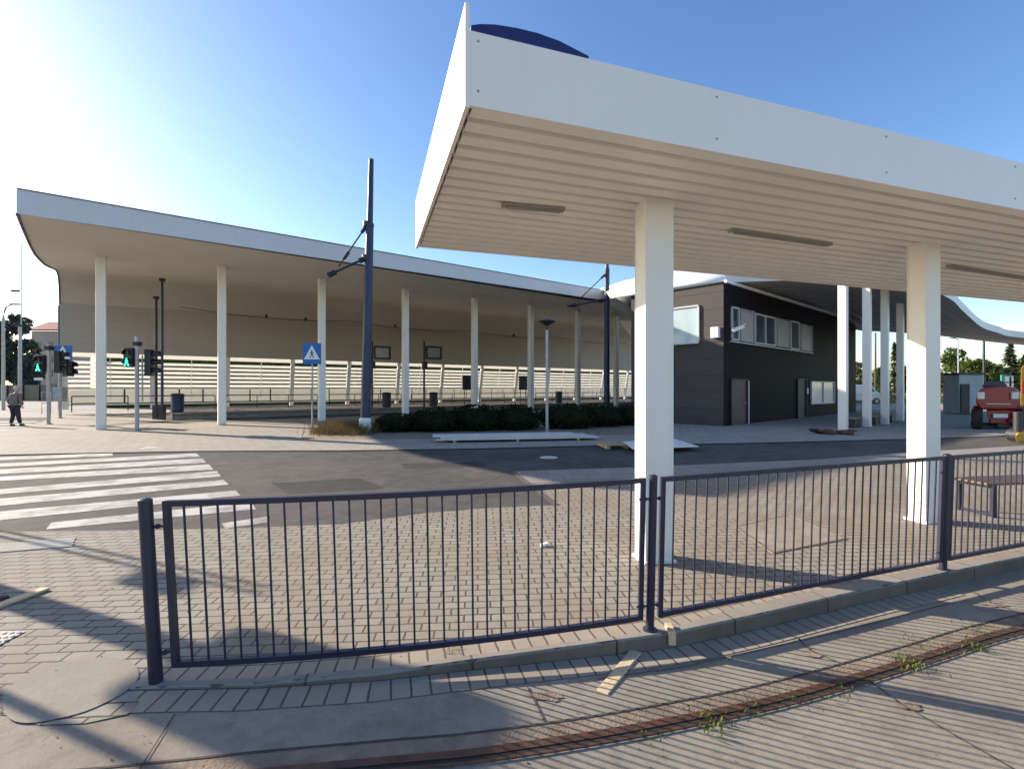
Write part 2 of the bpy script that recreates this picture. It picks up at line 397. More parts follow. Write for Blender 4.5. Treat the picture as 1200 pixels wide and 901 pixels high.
def rail_strip(w0, w1, dz, name, m):
    pts = [G(x, y, -.1) for x, y in rail_px]; dn = []
    for k in range(len(pts)-1):
        p0, p1, p2, p3 = pts[max(k-1, 0)], pts[k], pts[k+1], pts[min(k+2, len(pts)-1)]
        for t in (0, .2, .4, .6, .8):
            dn.append(.5*((2*p1)+(p2-p0)*t+(2*p0-5*p1+4*p2-p3)*t*t+(3*p1-p0-3*p2+p3)*t**3))
    rows = [[], []]; uvs = [[], []]; L = 0
    for k, p in enumerate(dn):
        dd = dn[min(k+1, len(dn)-1)]-dn[max(k-1, 0)]; nn = V((-dd.y, dd.x, 0)).normalized()
        if k: L += (p-dn[k-1]).length
        for j, wd in enumerate((w0, w1)):
            q = p+nn*wd; rows[j].append(V((q.x, q.y, bedz(q)+dz))); uvs[j].append((L, wd))
    return MB().grid(rows, uvs).build(name, m)
struct(rail_strip(-.03, .14, .004, 'rail_filler', M['dirt']))
tr = thing('tram_rail', 'rusty grooved tram rail curving through the concrete in the foreground', 'rail', G(900, 823, -.1))
for nm, w0, w1, dz, m in (('rail_head', -.02, .028, .012, M['rust']), ('groove', -.048, -.02, .008, M['groove']), ('guard_lip', -.066, -.048, .012, M['rust'])):
    o = rail_strip(w0, w1, dz, nm, m); 
    for v in o.data.vertices: v.co -= tr.location
    o.parent = tr
struct(rail_strip(.135, .147, .008, 'panel_joint', M['joint']))
def crack(pxs, wd, z, name, m=M['joint']):
    mb = MB(); pts = [G(x, y, z) for x, y in pxs]
    for a, b in zip(pts, pts[1:]):
        dd = (b-a).normalized(); nn = V((-dd.y, dd.x, 0))*wd/2
        f = [a-nn, b-nn, b+nn, a+nn]
        for p in f: p.z = bedz(p)+.006
        mb.face(f)
    return struct(mb.build(name, m))
crack([(1020, 798), (1055, 824), (1110, 856), (1190, 902)], .012, -.1, 'slab_joint')
crack([(932, 745), (950, 762), (990, 779)], .01, -.1, 'slab_joint')
crack([(640, 857), (630, 836), (618, 812)], .009, -.1, 'slab_joint')
crack([(1140, 693), (1162, 706), (1200, 720)], .01, -.1, 'slab_joint')
crack([(205, 835), (160, 905)], .007, 0, 'slab_joint')
crack([(700, 800), (800, 783), (930, 752), (1010, 733), (1120, 705)], .008, -.1, 'slab_joint')
def blot(px, rx, ry, name, m, z0=None):
    c = G(px[0], px[1], -.1 if z0 is None else z0); pts = []
    for k in range(22):
        t = 2*math.pi*k/22; r = 1+random.uniform(-.3, .25)
        q = V((c.x+rx*r*math.cos(t), c.y+ry*r*math.sin(t), 0)); q.z = (bedz(q)+.005) if z0 is None else z0; pts.append(q)
    return struct(MB().face(pts).build(name, m))
blot((1066, 827), .07, .035, 'rust_stain', M['dirt']); blot((955, 767), .06, .03, 'rust_stain', M['dirt']); blot((640, 823), .10, .04, 'rust_stain', M['dirt'])
blot((1165, 708), .10, .05, 'rust_stain', M['dirt'])
# concrete patch, tactile tiles at the crossing on the left
patch = [G(x, y, .005) for x, y in ((2, 822), (8, 808), (30, 790), (60, 777), (100, 771), (135, 770), (155, 776), (163, 790), (152, 806), (125, 822), (90, 836), (40, 846), (12, 842))]
pp_ = []
for k in range(len(patch)):
    a, b, c_, d_ = patch[k-1], patch[k], patch[(k+1) % len(patch)], patch[(k+2) % len(patch)]
    for t in (0, .25, .5, .75): pp_.append(.5*((2*b)+(c_-a)*t+(2*a-5*b+4*c_-d_)*t*t+(3*b-a-3*c_+d_)*t**3))
struct(MB().face(pp_).build('concrete_patch', M['patch']))
def road_patch(px, col_m):
    return struct(MB().face([G(x, y, RZ+.002) for x, y in px]).build('road_repair', M[col_m]))
road_patch([(318, 566), (420, 560), (452, 572), (338, 579)], 'asphalt2'); road_patch([(470, 543), (560, 541), (572, 546), (474, 549)], 'asphalt2')
cr2 = MB()
for pl in ([(300, 548), (340, 551), (372, 550), (420, 556), (470, 556)], [(405, 529), (440, 535), (470, 538), (508, 543)], [(520, 580), (560, 572), (575, 562), (590, 556)]):  # middle line is a thin cast shadow drawn as a dark strip
    q = [G(x, y, RZ+.0035) for x, y in pl]
    for a, b in zip(q, q[1:]):
        nn = V((-(b-a).y, (b-a).x, 0)).normalized()*.018; cr2.face([a-nn, b-nn, b+nn, a+nn])
struct(cr2.build('road_cracks_and_shadow', M['joint']))
def tact(pxs, name, dots, nx, ny):
    a, b, c_, d_ = [G(x, y, .006) for x, y in pxs]; mb = MB().face([a, b, c_, d_])
    for i in range(nx):
        for j in range(ny):
            u = (i+.5)/nx; v = (j+.5)/ny; p = lerp(lerp(a, b, u), lerp(d_, c_, u), v)
            if dots: mb.lathe(p, [(.016, 0), (.011, .006), (0, .006)], 8)
            else: mb.box(p+V((0, 0, .002)), ((b-a).length/nx*.55, (d_-a).length/ny*.9, .006), b-a)
    return struct(mb.build(name, M['tactile']))
tact([(-60, 652), (84, 640), (88, 630), (-50, 641)], 'tactile_strip', False, 26, 3)
tact([(-70, 790), (-10, 760), (30, 739), (-30, 739)], 'tactile_strip', True, 7, 5)
# zebra crossing
zb = MB()
def stripe(l0, l1, r0, r1, xl, xr0, xr1=None):
    pts = [(xl, l0), (xr0, r0), (xr1 or xr0+4, r1), (xl, l1)]
    a, b, c_, d_ = [G(x, y, RZ+.004) for x, y in pts]; zb.face([a, b, c_, d_])
def ex(y0, yr, xr, xl=-420): return yr+(y0-yr)*(xr-xl)/xr
for l0, l1, r0, r1, xr, xr1 in ((535.5, 539, 530.5, 534, 132, 132), (543, 546.5, 531, 535, 230, 235), (550, 555, 537, 542, 237, 242), (558.5, 563, 544, 550, 245, 250),
        (573, 578.5, 551.7, 558, 254, 259), (584, 592, 562, 567.6, 262, 268), (599, 609, 574.5, 580.5, 276, 282)):
    stripe(ex(l0, r0, xr), ex(l1, r1, xr), r0, r1, -420, xr, xr1)
zb.face([G(x, y, RZ+.004) for x, y in ((60, 612), (294, 588), (300, 596.5), (54, 624-4))])
zb.face([G(x, y, RZ+.004) for x, y in ((260, 613), (316, 604.5), (314, 612), (264, 621-2))])
struct(zb.build('zebra_crossing', M['paint']))
# side road far left with its own crossing
sr = MB().face([G(x, y, .004) for x, y in ((-500, 508), (20, 501), (48, 494), (60, 489), (-500, 493))]); struct(sr.build('side_road', M['asphalt']))
zb2 = MB()
for x0, x1, y0, y1 in ((-200, 34, 503, 500.5), (-200, 40, 499, 497.5), (-200, 47, 495.8, 494.6), (-200, 12, 507, 505)):
    zb2.face([G(x0, y0, .008), G(x1-6, y1+.2, .008), G(x1, y1-1.2, .008), G(x0, y0-1.4, .008)])
struct(zb2.build('zebra_crossing', M['paint']))
struct(MB().face([G(x, y, .004) for x, y in ((160, 527), (172, 523), (196, 523.5), (186, 527.5))]).build('road_marking', M['paint']))
# manhole covers
mh = G(643, 536, RZ+.004); mo = MB().lathe(mh, [(.23, 0), (.23, .006), (.2, .006), (.19, .002), (0, .002)], 28).build('manhole_cover', M['tactile'])
tag(mo, 'pale round manhole cover in the shaded asphalt road', 'manhole cover')
mhp = [(862, 617), (925, 603), (992, 631), (906, 648)]; a = [G(x, y, .006) for x, y in mhp]
t = thing('access_cover', 'square metal access cover set in the block paving behind the railing', 'access cover', a[0])
fr = MB()
for p, q in zip(a, a[1:]+a[:1]): fr.bar(p, q, .014, .006)
fr.build('frame', M['dirt'], t); MB().face([lerp(p, (a[0]+a[2])/2, .04)+V((0, 0, .003)) for p in a]).build('cover_plate', M['slab'], t)

# ------------------------------------------------------------------ main canopy
ZS = 3.62
A_ = S(549, 124, ZS); B_ = S(490, 288, ZS); U_ = (S(1200, 247, ZS)-A_).normalized()
E_ = (B_-A_); W_ = E_.length; Ed = E_.normalized(); LN = 14.
cn = thing('platform_canopy', 'white flat tram stop canopy with ribbed underside in the foreground, carried by square white columns', 'canopy', (A_+U_*3).to_tuple()[:2]+(0,))
sf = MB(); prof = []; nr = 17; per = W_/nr
for k in range(nr):
    b0 = k*per
    prof += [(b0, 0), (b0+per*.66, 0), (b0+per*.68, .085), (b0+per*.97, .085)]
prof.append((W_, 0))
rows = [[A_+Ed*tt+U_*s_+V((0, 0, z)) for tt, z in prof] for s_ in (.03, LN*.35, LN*.7, LN)]
sf.grid(rows); sf.build('soffit', M['soffit'], cn)
zt = 4.10
MB().prism([A_+V((0, 0, -.015)), A_+U_*LN+V((0, 0, -.015)), A_+U_*LN+V((0, 0, zt-ZS)), A_+V((0, 0, zt-ZS))], Ed*-.03).build('front_fascia', M['fascia'], cn)
Pe = -U_*.03
MB().prism([A_-Ed*.035+V((0, 0, -.03)), B_+Ed*.03+V((0, 0, -.03)), B_+Ed*.03+V((0, 0, 4.21-ZS)), A_-Ed*.035+V((0, 0, 4.275-ZS))], Pe).build('end_fascia', M['fascia'], cn)
MB().prism([B_+V((0, 0, -.01)), B_+U_*LN+V((0, 0, -.01)), B_+U_*LN+V((0, 0, .5)), B_+V((0, 0, .5))], Ed*.03).build('rear_fascia', M['fascia'], cn)
MB().prism([A_+Ed*.005+U_*.005+V((0, 0, .36)), A_+Ed*.005+U_*LN+V((0, 0, .36)), B_-Ed*.005+U_*LN+V((0, 0, .36)), B_-Ed*.005+U_*.005+V((0, 0, .36))], (0, 0, .06)).build('roof_deck', M['roofwhite'], cn)
# blue arched hood on top
pl0 = A_+Ed*.3; nn = V((-U_.y, U_.x, 0))
def onplane(x, y):
    r = V(((x-600)/F, 1, -(y-HZ)/F)); o = V((0, 0, EYE)); tt = (pl0-o).dot(nn)/r.dot(nn); return o+r*tt
hood = [onplane(x, y) for x, y in ((551, 46), (552, 30), (562, 28.5), (580, 29), (605, 33), (630, 39), (655, 48), (690, 66), (690, 90))]
hd = MB().prism(hood, nn*2.2); hd.build('roof_hood', M['blue'], cn)
def column(pxs, wx, wy, ang, ztop=ZS+.03):
    b = G(*pxs); ax = V((math.cos(ang), math.sin(ang), 0)); ay = V((-math.sin(ang), math.cos(ang), 0))
    c = b+ax*wx/2+ay*wy/2; o = MB()
    o.box(c+V((0, 0, ztop/2)), (wx, wy-.03, ztop), ax)
    col = o.build('column', M['white'], cn, bevel=.006)
    for s_ in (-1, 1):      # flange sheets standing a little proud of the box
        MB().box(c+ay*s_*(wy/2-.008)+V((0, 0, ztop/2)), (wx+.012, .014, ztop-.004), ax).build('flange', M['white'], col, bevel=.004)
    MB().box(c+V((0, 0, .012)), (wx+.05, wy+.05, .024), ax).build('base_plate', M['white'], col)
    return c
c1 = column((757, 661), .295, .235, .2); c2 = column((1085.5, 613.7), .25, .235, .27)
d12 = c2-c1
for k in (2,):
    p = c1+d12*k; MB().box(p+V((0, 0, ZS/2)), (.27, .235, ZS), U_).build('column', M['white'], cn, bevel=.006)
for (xa, ya), (xb, yb) in (((590, 240), (659, 246)), ((857, 270), (972, 286.5)), ((1112, 312), (1215, 328))):
    p = S(xa, ya, ZS-.02); q = S(xb, yb, ZS-.02); lf = MB().bar(p, q, .07, .03).build('light_fixture', M['tube'], cn)
    MB().bar(lerp(p, q, .04)+V((0, 0, -.024)), lerp(p, q, .96)+V((0, 0, -.024)), .05, .014).build('diffuser', M['screen'], lf)
    for e in (p, q): MB().box(e+V((0, 0, -.004)), (.03, .075, .034), U_).build('end_cap', M['tube'], lf)
for s_ in (.06, 2.0, 3.9, 5.8, 7.7):
    for z in (.09, .42): MB().ell(A_+U_*s_-Ed*.03+V((0, 0, z)), (.009, .009, .009), 8, 5).build('rivet', M['tube'], cn)

# ------------------------------------------------------------------ railing in front
post_px = [((183, 800), (170, 586)), ((761.5, 739), (765.5, 558)), ((1105, 668), (1110, 533))]
base = [G(*p[0]) for p in post_px]; tops = [AT(p[1][0], p[1][1], b.y) for p, b in zip(post_px, base)]
dirn = V((.942, .336, 0)); base.append(base[2]+dirn*3.35); tops.append(base[3]+V((0, 0, 1.1)))
plab = ['navy railing post leaning at the free left end of the railing', 'slim navy railing post in front of the nearest white column', 'brown rusting railing post in front of the farther white column', 'railing post at the right end beyond the last railing panel']
for k, (b, tp) in enumerate(zip(base, tops)):
    po = thing('railing_post', plab[k], 'post', b, 'posts of the foreground railing')
    r = .037 if k == 0 else .03
    MB().tube(b, tp, r, None, 16).build('shaft', M['navy'], po, True)
    MB().lathe(tp, [(r+.001, -.004), (r, .004), (r*.6, .012), (0, .014)], 16).build('cap', M['navy'], po, True)
    if k: MB().lathe(b+V((0, 0, .008)), [(.05, 0), (.05, .01), (r, .012)], 16).build('base_flange', M['navy'], po)
    for side in ((1,) if k == 0 else (-1, 1)):
        for z in (.18, .94):
            d0 = (base[k+1]-b if side > 0 else base[k-1]-b).normalized() if (k+side) in range(4) else None
            if d0 is None: continue
            p = lerp(b, tp, z/1.1); q = p+d0*.105
            cl = MB().tube(p, q, .008, None, 8); cl.ell(p+d0*.058, (.016, .016, .016), 8, 6); cl.build('clamp', M['navy'], po)
plabs = ['left navy railing panel of vertical bars, the longest looking, bowed over the kerb', 'middle railing panel of vertical bars between the two white columns', 'right railing panel cut by the photo edge, in front of the bench']
def panel(k, gap0, gap1, bulge, nb=31):
    b0, b1, t0, t1 = base[k], base[k+1], tops[k], tops[k+1]
    Lh = (b1-b0).length; u0, u1 = gap0/Lh, 1-gap1/Lh
    d0 = (b1-b0).normalized(); out = V((d0.y, -d0.x, 0))
    def P(u, h):
        b = lerp(b0, b1, u); tt = lerp(t0, t1, u); up = (tt-b)/1.1
        return b+up*h+out*bulge*4*(u-u0)*(u1-u)/((u1-u0)**2)
    pn = thing('railing', plabs[k], 'railing', b0*.5+b1*.5, 'panels of the foreground railing')
    HB, HT = .105, 1.075; fr = MB(); n = 12
    for h in (HB, HT):
        for i in range(n):
            a = P(lerp(u0, u1, i/n), h); b = P(lerp(u0, u1, (i+1)/n), h); e = (b-a).normalized()*.002
            fr.bar(a-e, b+e, .034, .034)
    for u in (u0, u1): fr.bar(P(u, HB-.017), P(u, HT+.0165), .0335, .0335, (0, 1, 0))
    fr.build('frame', M['navy'], pn)
    for i in range(nb):
        u = lerp(u0, u1, (i+1)/(nb+1)); MB().tube(P(u, HB+.015), P(u, HT-.015), .0068, None, 8).build('bar', M['navy'], pn, True)
panel(0, .11, .075, .085); panel(1, .085, .06, .0); panel(2, .07, .1, .0)

# bench behind the right panel
bb = G(1164, 606); bf = G(1127, 597.5); be = (bf-bb); bu = V((be.y, -be.x, 0)).normalized()
be = V((-bu.y, bu.x, 0))*.42
bn = thing('bench', 'backless bench with steel frames and brown slats behind the right railing panel', 'bench', bb)
for s_ in (0, 1.7):
    fr = MB()
    for q in (0, 1): fr.bar(bb+bu*s_+be*q, bb+bu*s_+be*q+V((0, 0, .43)), .05, .05)
    fr.bar(bb+bu*s_-be*.06+V((0, 0, .41)), bb+bu*s_+be*1.06+V((0, 0, .41)), .052, .048)
    fr.bar(bb+bu*s_+V((0, 0, .03)), bb+bu*s_+be+V((0, 0, .03)), .03, .03)
    fr.build('leg_frame', M['navy'], bn)
for k in range(6):
    p = bb+be*(k/5)+V((0, 0, .45)); MB().bar(p-bu*.12, p+bu*1.85, .06, .032).build('slat', M['benchw'], bn, bevel=.005)

# loose timber on the ground
def plank(p, q, wd, th, m, label, name='plank', z=None, group=None):
    a = G(*p, -.1 if z is None else z); b = G(*q, -.1 if z is None else z)
    zz = V((0, 0, th/2+.004)); o = MB().bar(a+zz, b+zz, wd, th).build(name, m, None, bevel=.004)
    return tag(o, label, 'plank' if name == 'plank' else name.split('_')[-1], group)
plank((706, 815), (745, 766), .075, .022, M['wood2'], 'pale plank lying askew between kerb and tram rail, longest of the loose timber', z=-.097)
plank((788, 757), (783, 746), .05, .1, M['wood2'], 'short yellow timber offcut leaning at the kerb below the slim railing post', z=-.07)
plank((-14, 716), (54, 691), .085, .02, M['wood2'], 'pale plank lying on the block paving at the left photo edge', z=.0)
plank((-22, 708), (10, 700), .06, .018, M['bag'], 'dark wood scrap under the plank at the left photo edge', z=.0)
plank((419, 804), (444, 797), .115, .014, M['wood'], 'flat square wood offcut in the gutter below the left railing panel', 'wood_scrap', z=-.055)
tag(MB().box(G(638, 638, .02), (.09, .05, .035), (1, .3, .2)).build('paper_scrap', M['plate'], None, bevel=.008), 'crumpled white paper scrap on the paving left of the nearest column', 'paper scrap')
# weeds
wd = MB()
def tuft(p, h, n, sp):
    for _ in range(n):
        q = p+V((random.gauss(0, sp), random.gauss(0, sp), 0)); an = random.uniform(0, 6.28); t2 = V((math.cos(an), math.sin(an), 0))
        tip = q+t2*h*random.uniform(.2, .8)+V((0, 0, h*random.uniform(.4, 1))); sd2 = V((-t2.y, t2.x, 0))*h*.13
        wd.face([q-sd2*.4, q+sd2*.4, lerp(q, tip, .6)+sd2, tip]); wd.face([q-sd2*.4, lerp(q, tip, .6)-sd2, tip])
for x, y, h, n, sp in ((525, 783, .06, 60, .05), (385, 898, .05, 30, .05), (835, 847, .045, 50, .06), (880, 832, .03, 30, .05), (1068, 780, .04, 50, .06), (1147, 760, .04, 40, .05),
        (985, 810, .03, 26, .06), (760, 866, .03, 20, .06), (1140, 735, .03, 30, .06), (1085, 755, .03, 40, .08), (530, 762, .025, 20, .04), (650, 880, .025, 20, .05), (935, 822, .025, 24, .05), (690, 826, .02, 16, .05)):
    tuft(G(x, y, -.09 if y > 775 or x > 700 else .005), h, n, sp)
for k in range(260):
    t2 = random.random(); i = t2*(len(rail_px)-3); i0 = int(i)+1; f2 = i-int(i)
    x = lerp(rail_px[i0][0], rail_px[i0+1][0], f2); y = lerp(rail_px[i0][1], rail_px[i0+1][1], f2)
    tuft(G(x, y, -.09)+V((0, random.choice((-.075, .1, .16)), 0)), .014, 2, .015)
tag(wd.build('weeds', M['weed']), 'low weeds growing in the rail groove and kerb joints', 'weeds', kind='stuff')
gr = MB()
for k in range(500):
    p = G(random.uniform(-20, 1220), random.uniform(640, 900), 0); 
    p.z = .004 if p.y > ky(p.x) or p.x < -2.3 else bedz(p)+.004
    s_ = random.uniform(.0015, .005)*(1.6 if random.random() < .1 else 1); gr.ell(p, (s_, s_*.8, s_*.5), 5, 3)
tag(gr.build('grit', M['dirt']), 'scattered grit on the paving and concrete', 'grit', kind='stuff')

# ------------------------------------------------------------------ tram hall
D0 = 6.4
P0 = AT(20, 222, F*D0/233); P1 = AT(708, 341, F*D0/114)
hu = (P1-P0); hu.z = 0; hu.normalize(); hn = V((-hu.y, hu.x, 0))
Wl = V((-29.9, 31.6, 0)); TW = (Wl-P0).dot(hn)
Wr = V((20., 0, 0)); Wr = V((0, 0, 0)); rr = (815-600)/F; o_ = V((P0.x, P0.y, 0))+hn*TW; s0 = (rr*o_.y-o_.x)/(hu.x-rr*hu.y); Wr = o_+hu*s0; Wr.z = 0
hl = thing('tram_hall', 'long white tram terminus hall with curved overhanging roof, slim white columns and louvred back wall', 'tram hall', (lerp(P0, Wr, .5).x, lerp(P0, Wr, .5).y, 0))
def flat(v, z=0): return V((v.x, v.y, z))
profz = [(0, 7.36), (.06, 7.28), (.16, 7.2), (.25, 7.22), (.34, 7.4), (.46, 7.68), (.58, 8.05), (.68, 8.4), (.8, 8.8), (.88, 8.95), (.935, 8.85), (.97, 8.5), (.99, 7.9), (1, 7.1)]
def pz(t):
    for (a, za), (b, zb_) in zip(profz, profz[1:]):
        if a <= t <= b: return lerp(za, zb_, (t-a)/(b-a))
    return profz[-1][1]
NS, NT = 40, 70
rows = []; rowt = []
for i in range(NS+1):
    s_ = i/NS; r = []; r2 = []
    for j in range(NT+1):
        t = j/NT; e = lerp(flat(P0), flat(Wl), t); f_ = lerp(flat(P1), flat(Wr), t); p = lerp(e, f_, s_)
        z = pz(t)+.33*sm(0, .2, s_)*sm(0, .15, t)
        r.append(V((p.x, p.y, z))); r2.append(V((p.x, p.y, max(z+.35, lerp(P0.z-.03, 10.2, sm(0, 1, t))))))
    rows.append(r); rowt.append(r2)
MB().grid(rows).build('soffit', M['hall'], hl, True)
MB().grid(rowt).build('roof', M['hallroof'], hl, True)
fa = MB(); n = 12
for i in range(n):
    a, b = lerp(P0, P1, i/n), lerp(P0, P1, (i+1)/n); ha = lerp(.78, .62, i/n); hb = lerp(.78, .62, (i+1)/n)
    fa.face([a-V((0, 0, ha)), b-V((0, 0, hb)), b, a])
fa.build('fascia', M['hallroof'], hl, solid=.06)
cap = MB().bar(P0+V((0, 0, .02))-hn*.02, P1+V((0, 0, .02))-hn*.02, .12, .02); cap.build('roof_edge_trim', M['mast'], hl)
ef = MB()                        # end faces between soffit and roof
for i in (0, NS): ef.grid([rows[i], rowt[i]])
ef.build('end_fascia', M['hallroof'], hl, solid=.03)
MB().sweep([p+V((0, 0, -.02)) for p in rows[0]], .045, 6).build('end_trim', M['mast'], hl)
# back wall above the louvres
LT = 4.15; wv = MB(); A0, A1 = flat(Wl), flat(Wr); wl = (A1-A0).length
rws = []; uvs = []
for z in (LT, 5.4, 6.4, 7.55):
    rws.append([lerp(A0, A1, i/20)+V((0, 0, z))-hn*.0 for i in range(21)]); uvs.append([(wl*i/20, z) for i in range(21)])
wv.grid(rws, uvs).build('back_wall', M['hallwall'], hl, solid=.2)
MB().tube(A0+V((0, 0, .3)), A0+V((0, 0, 7.2)), .1, None, 8).build('end_trim', M['mast'], hl)
# columns
colpx = [118.5, 260, 377, 475, 556, 622, 677, 722]
kc0 = G(118.5, 503); kdir = V((3.851, 2.688, 0)).normalized()
colp = []
for x in colpx:
    r = (x-600)/F; s_ = (r*kc0.y-kc0.x)/(kdir.x-r*kdir.y); colp.append(kc0+kdir*s_)
for k, p in enumerate(colp):
    MB().box(p+V((0, 0, 3.9)), (.34, .34, 7.8), hu).build('column', M['white'], hl, bevel=.03)
# louvre wall: bays between leaning mullions
nb = int(wl//4.7)+1
def LW(s_, z, off=0.): return A0+hu*s_+hn*(lerp(.75, .1, max(0, z-.3)/(LT-.3))+off)+V((0, 0, z))
for k in range(nb+1):
    s_ = .2+k*4.7
    MB().bar(LW(s_, .3, -.1), LW(s_, LT, -.1), .16, .3, hu).build('mullion', M['white'], hl)
    if k < nb:
        lp = MB()
        for j in range(6):
            z = 1.92+j*.315; a, b = LW(s_+.1, z), LW(s_+4.6, z)
            lp.bar(a, b, .035, .2, hn*-.35+V((0, 0, 1)))
        z = LT-.14; lp.bar(LW(s_+.1, z), LW(s_+4.6, z), .05, .3)
        lo = lp.build('louvre_panel', M['louvre'], hl)
        MB().bar(LW(s_+2.35, 1.0, -.06), LW(s_+2.35, LT-.3, -.06), .05, .05, hu).build('louvre_stay', M['white'], lo)
        gl = MB()
        for q in range(3): gl.bar(LW(s_+.15+q*1.5, 1.2), LW(s_+1.55+q*1.5, 1.2), .03, .98)
        go = gl.build('screen_glass', M['lowglass'], hl)
        MB().bar(LW(s_+.1, 1.72, -.03), LW(s_+4.6, 1.72, -.03), .1, .1).build('rail', M['white'], go)
        MB().bar(LW(s_+.1, .62, -.03), LW(s_+4.6, .62, -.03), .12, .12).build('rail', M['white'], go)
# platform in the hall
tpl = 11.0
pa = P0+hu*4.2+hn*tpl; pb = P0+hu*70+hn*tpl
MBp = MB().prism([flat(pa), flat(pb), flat(pb+hn*9.6), flat(pa+hn*9.6)], (0, 0, .3)); struct(MBp.build('hall_platform', M['strip']))
struct(MB().bar(flat(pa-hn*.1, .31), flat(pb-hn*.1, .31), .24, .06).build('platform_edge', M['patch']))
# track strip in front of the platform, darker
tk = MB().face([flat(pa-hn*.4, .006), flat(pb-hn*.4, .006), flat(pb-hn*3.2, .006), flat(pa-hn*3.2-hu*3, .006)]); struct(tk.build('hall_trackway', M['asphalt']))
def HP(x, t, z):                 # point of the hall line t metres behind the front edge, at pixel column x
    o = flat(P0)+hn*t; r = (x-600)/F; s_ = (r*o.y-o.x)/(hu.x-r*hu.y); q = o+hu*s_; return V((q.x, q.y, z))
# guard railings along the platform
for k, (xa, xb) in enumerate(((84, 150), (160, 252), (262, 372), (386, 470), (482, 552), (562, 618), (628, 715))):
    lab = ['leftmost dark guard rail on the hall platform', 'dark guard rail behind the first traffic signal pole in the hall', 'dark guard rail left of the blue crossing sign in the hall', 'dark guard rail behind the tall blue mast in the hall',
           'dark guard rail beneath the second display in the hall', 'dark guard rail left of the saucer street lamp in the hall', 'rightmost dark guard rail on the hall platform'][k]
    a, b = HP(xa, 17.5, .3), HP(xb, 17.5, .3); g = thing('guard_rail', lab, 'guard rail', a, 'guard rails on the hall platform')
    for h in (.95, .5): MB().tube(a+V((0, 0, h)), b+V((0, 0, h)), .035, None, 8).build('rail', M['dark'], g, True)
    n = max(2, int((b-a).length/2))
    for i in range(n+1):
        p = lerp(a, b, i/n); MB().tube(p, p+V((0, 0, .95)), .03, None, 8).build('post', M['dark'], g, True)
# displays
for k, (x, yt, yb, Yd, side) in enumerate(((436, 410, 428, 24, 1), (497, 404, 426, 26, 1))):
    p = G(x-4 if k else x-2, 480, .0); p = AT(x, HZ, 34); p.z = .3; s = .06
    dsp = thing('info_display', ['passenger display partly hidden behind the tall blue mast', 'passenger display on a pole between the third and fourth hall columns'][k], 'display', p, 'passenger displays in the hall')
    MB().tube(p, V((p.x, p.y, 5.1)), .07, None, 10).build('pole', M['dark'], dsp, True)
    MB().box(p+hu*.75+V((0, 0, 4.0)), (1.2, .34, .95), hu).build('housing', M['dark'], dsp, bevel=.03)
    MB().box(p+hu*.68-hn*.18+V((0, 0, 3.98)), (.95, .02, .68), hu).build('screen', M['screen'], dsp)
    MB().box(p+hu*.05+V((0, 0, 3.1)), (.3, .3, .5), hu).build('control_box', M['dark'], dsp)
# dark notice boards and bins
for k, (x, z0, h, wd_) in enumerate(((549, 1.3, 1.3, 1.2), (613, 1.3, 1.35, .95))):
    p = HP(x, 15, .3); nbd = thing('notice_board', ['dark notice board beside the fifth hall column', 'dark notice board left of the sixth hall column'][k], 'notice board', p, 'notice boards in the hall')
    for q in (-1, 1): MB().tube(p+hu*q*wd_*.35, p+hu*q*wd_*.35+V((0, 0, 2.3)), .035, None, 8).build('leg', M['dark'], nbd)
    MB().box(p+V((0, 0, z0+h/2)), (wd_, .12, h), hu).build('board', M['black'], nbd, bevel=.015)
for k, x in enumerate((208, 508, 655, 453)):
    p = HP(x, 13.5, .3); b_ = thing('litter_bin', ['blue grey litter bin between first and second hall columns', 'dark litter bin behind the fourth hall column', 'dark litter bin right of the saucer street lamp', 'dark litter bin right of the tall blue mast'][k], 'litter bin', p, 'litter bins in the hall')
    MB().lathe(p, [(.0, .02), (.3, .02), (.33, .05), (.35, 1.0), (.33, 1.03)], 16).build('bin_body', M['mast'] if k == 0 else M['dark'], b_, True)
    MB().lathe(p, [(.36, .98), (.37, 1.05), (.3, 1.12), (0, 1.15)], 16).build('lid', M['dark'], b_, True)
# dark poles in the hall
for k, (x, yt, yb) in enumerate(((183, 349, 476), (190, 328, 480))):
    Yp = 27.-k*.4; p = AT(x, HZ, Yp); p.z = 0; tp = AT(x, yt, Yp)
    t = thing('wire_pole', ['shorter dark catenary pole just left of its taller neighbour', 'taller dark catenary pole between the first two hall columns'][k], 'pole', p)
    MB().tube(p, tp, .075, .065, 10).build('shaft', M['dark'] if k == 0 else M['mast'], t, True); MB().box(tp, (.2, .2, .16)).build('pole_cap', M['dark'], t)
    MB().box(p+V((0, 0, .4)), (.26, .26, .8)).build('base_cabinet', M['dark'], t)
# catenary wire in the hall with insulators
wa, wb = HP(212, 9, 0), HP(735, 9, 0); wa.z = AT(212, 360, wa.y).z; wb.z = AT(735, 402, wb.y).z
wr = thing('overhead_wire', 'thin overhead tram wire with small insulators strung through the hall', 'overhead wire', flat(wa))
MB().sweep([lerp(wa, wb, k/16)-V((0, 0, .25*math.sin(math.pi*(k % 4)/4))) for k in range(17)], .016, 5).build('wire', M['black'], wr)
for x in (312, 358, 463, 602): 
    q = HP(x, 9, 0); tt = (q-flat(wa)).length/(flat(wb)-flat(wa)).length; q = lerp(wa, wb, tt)-V((0, 0, .12)); MB().ell(q, (.09, .09, .12), 8, 6).build('insulator', M['black'], wr)

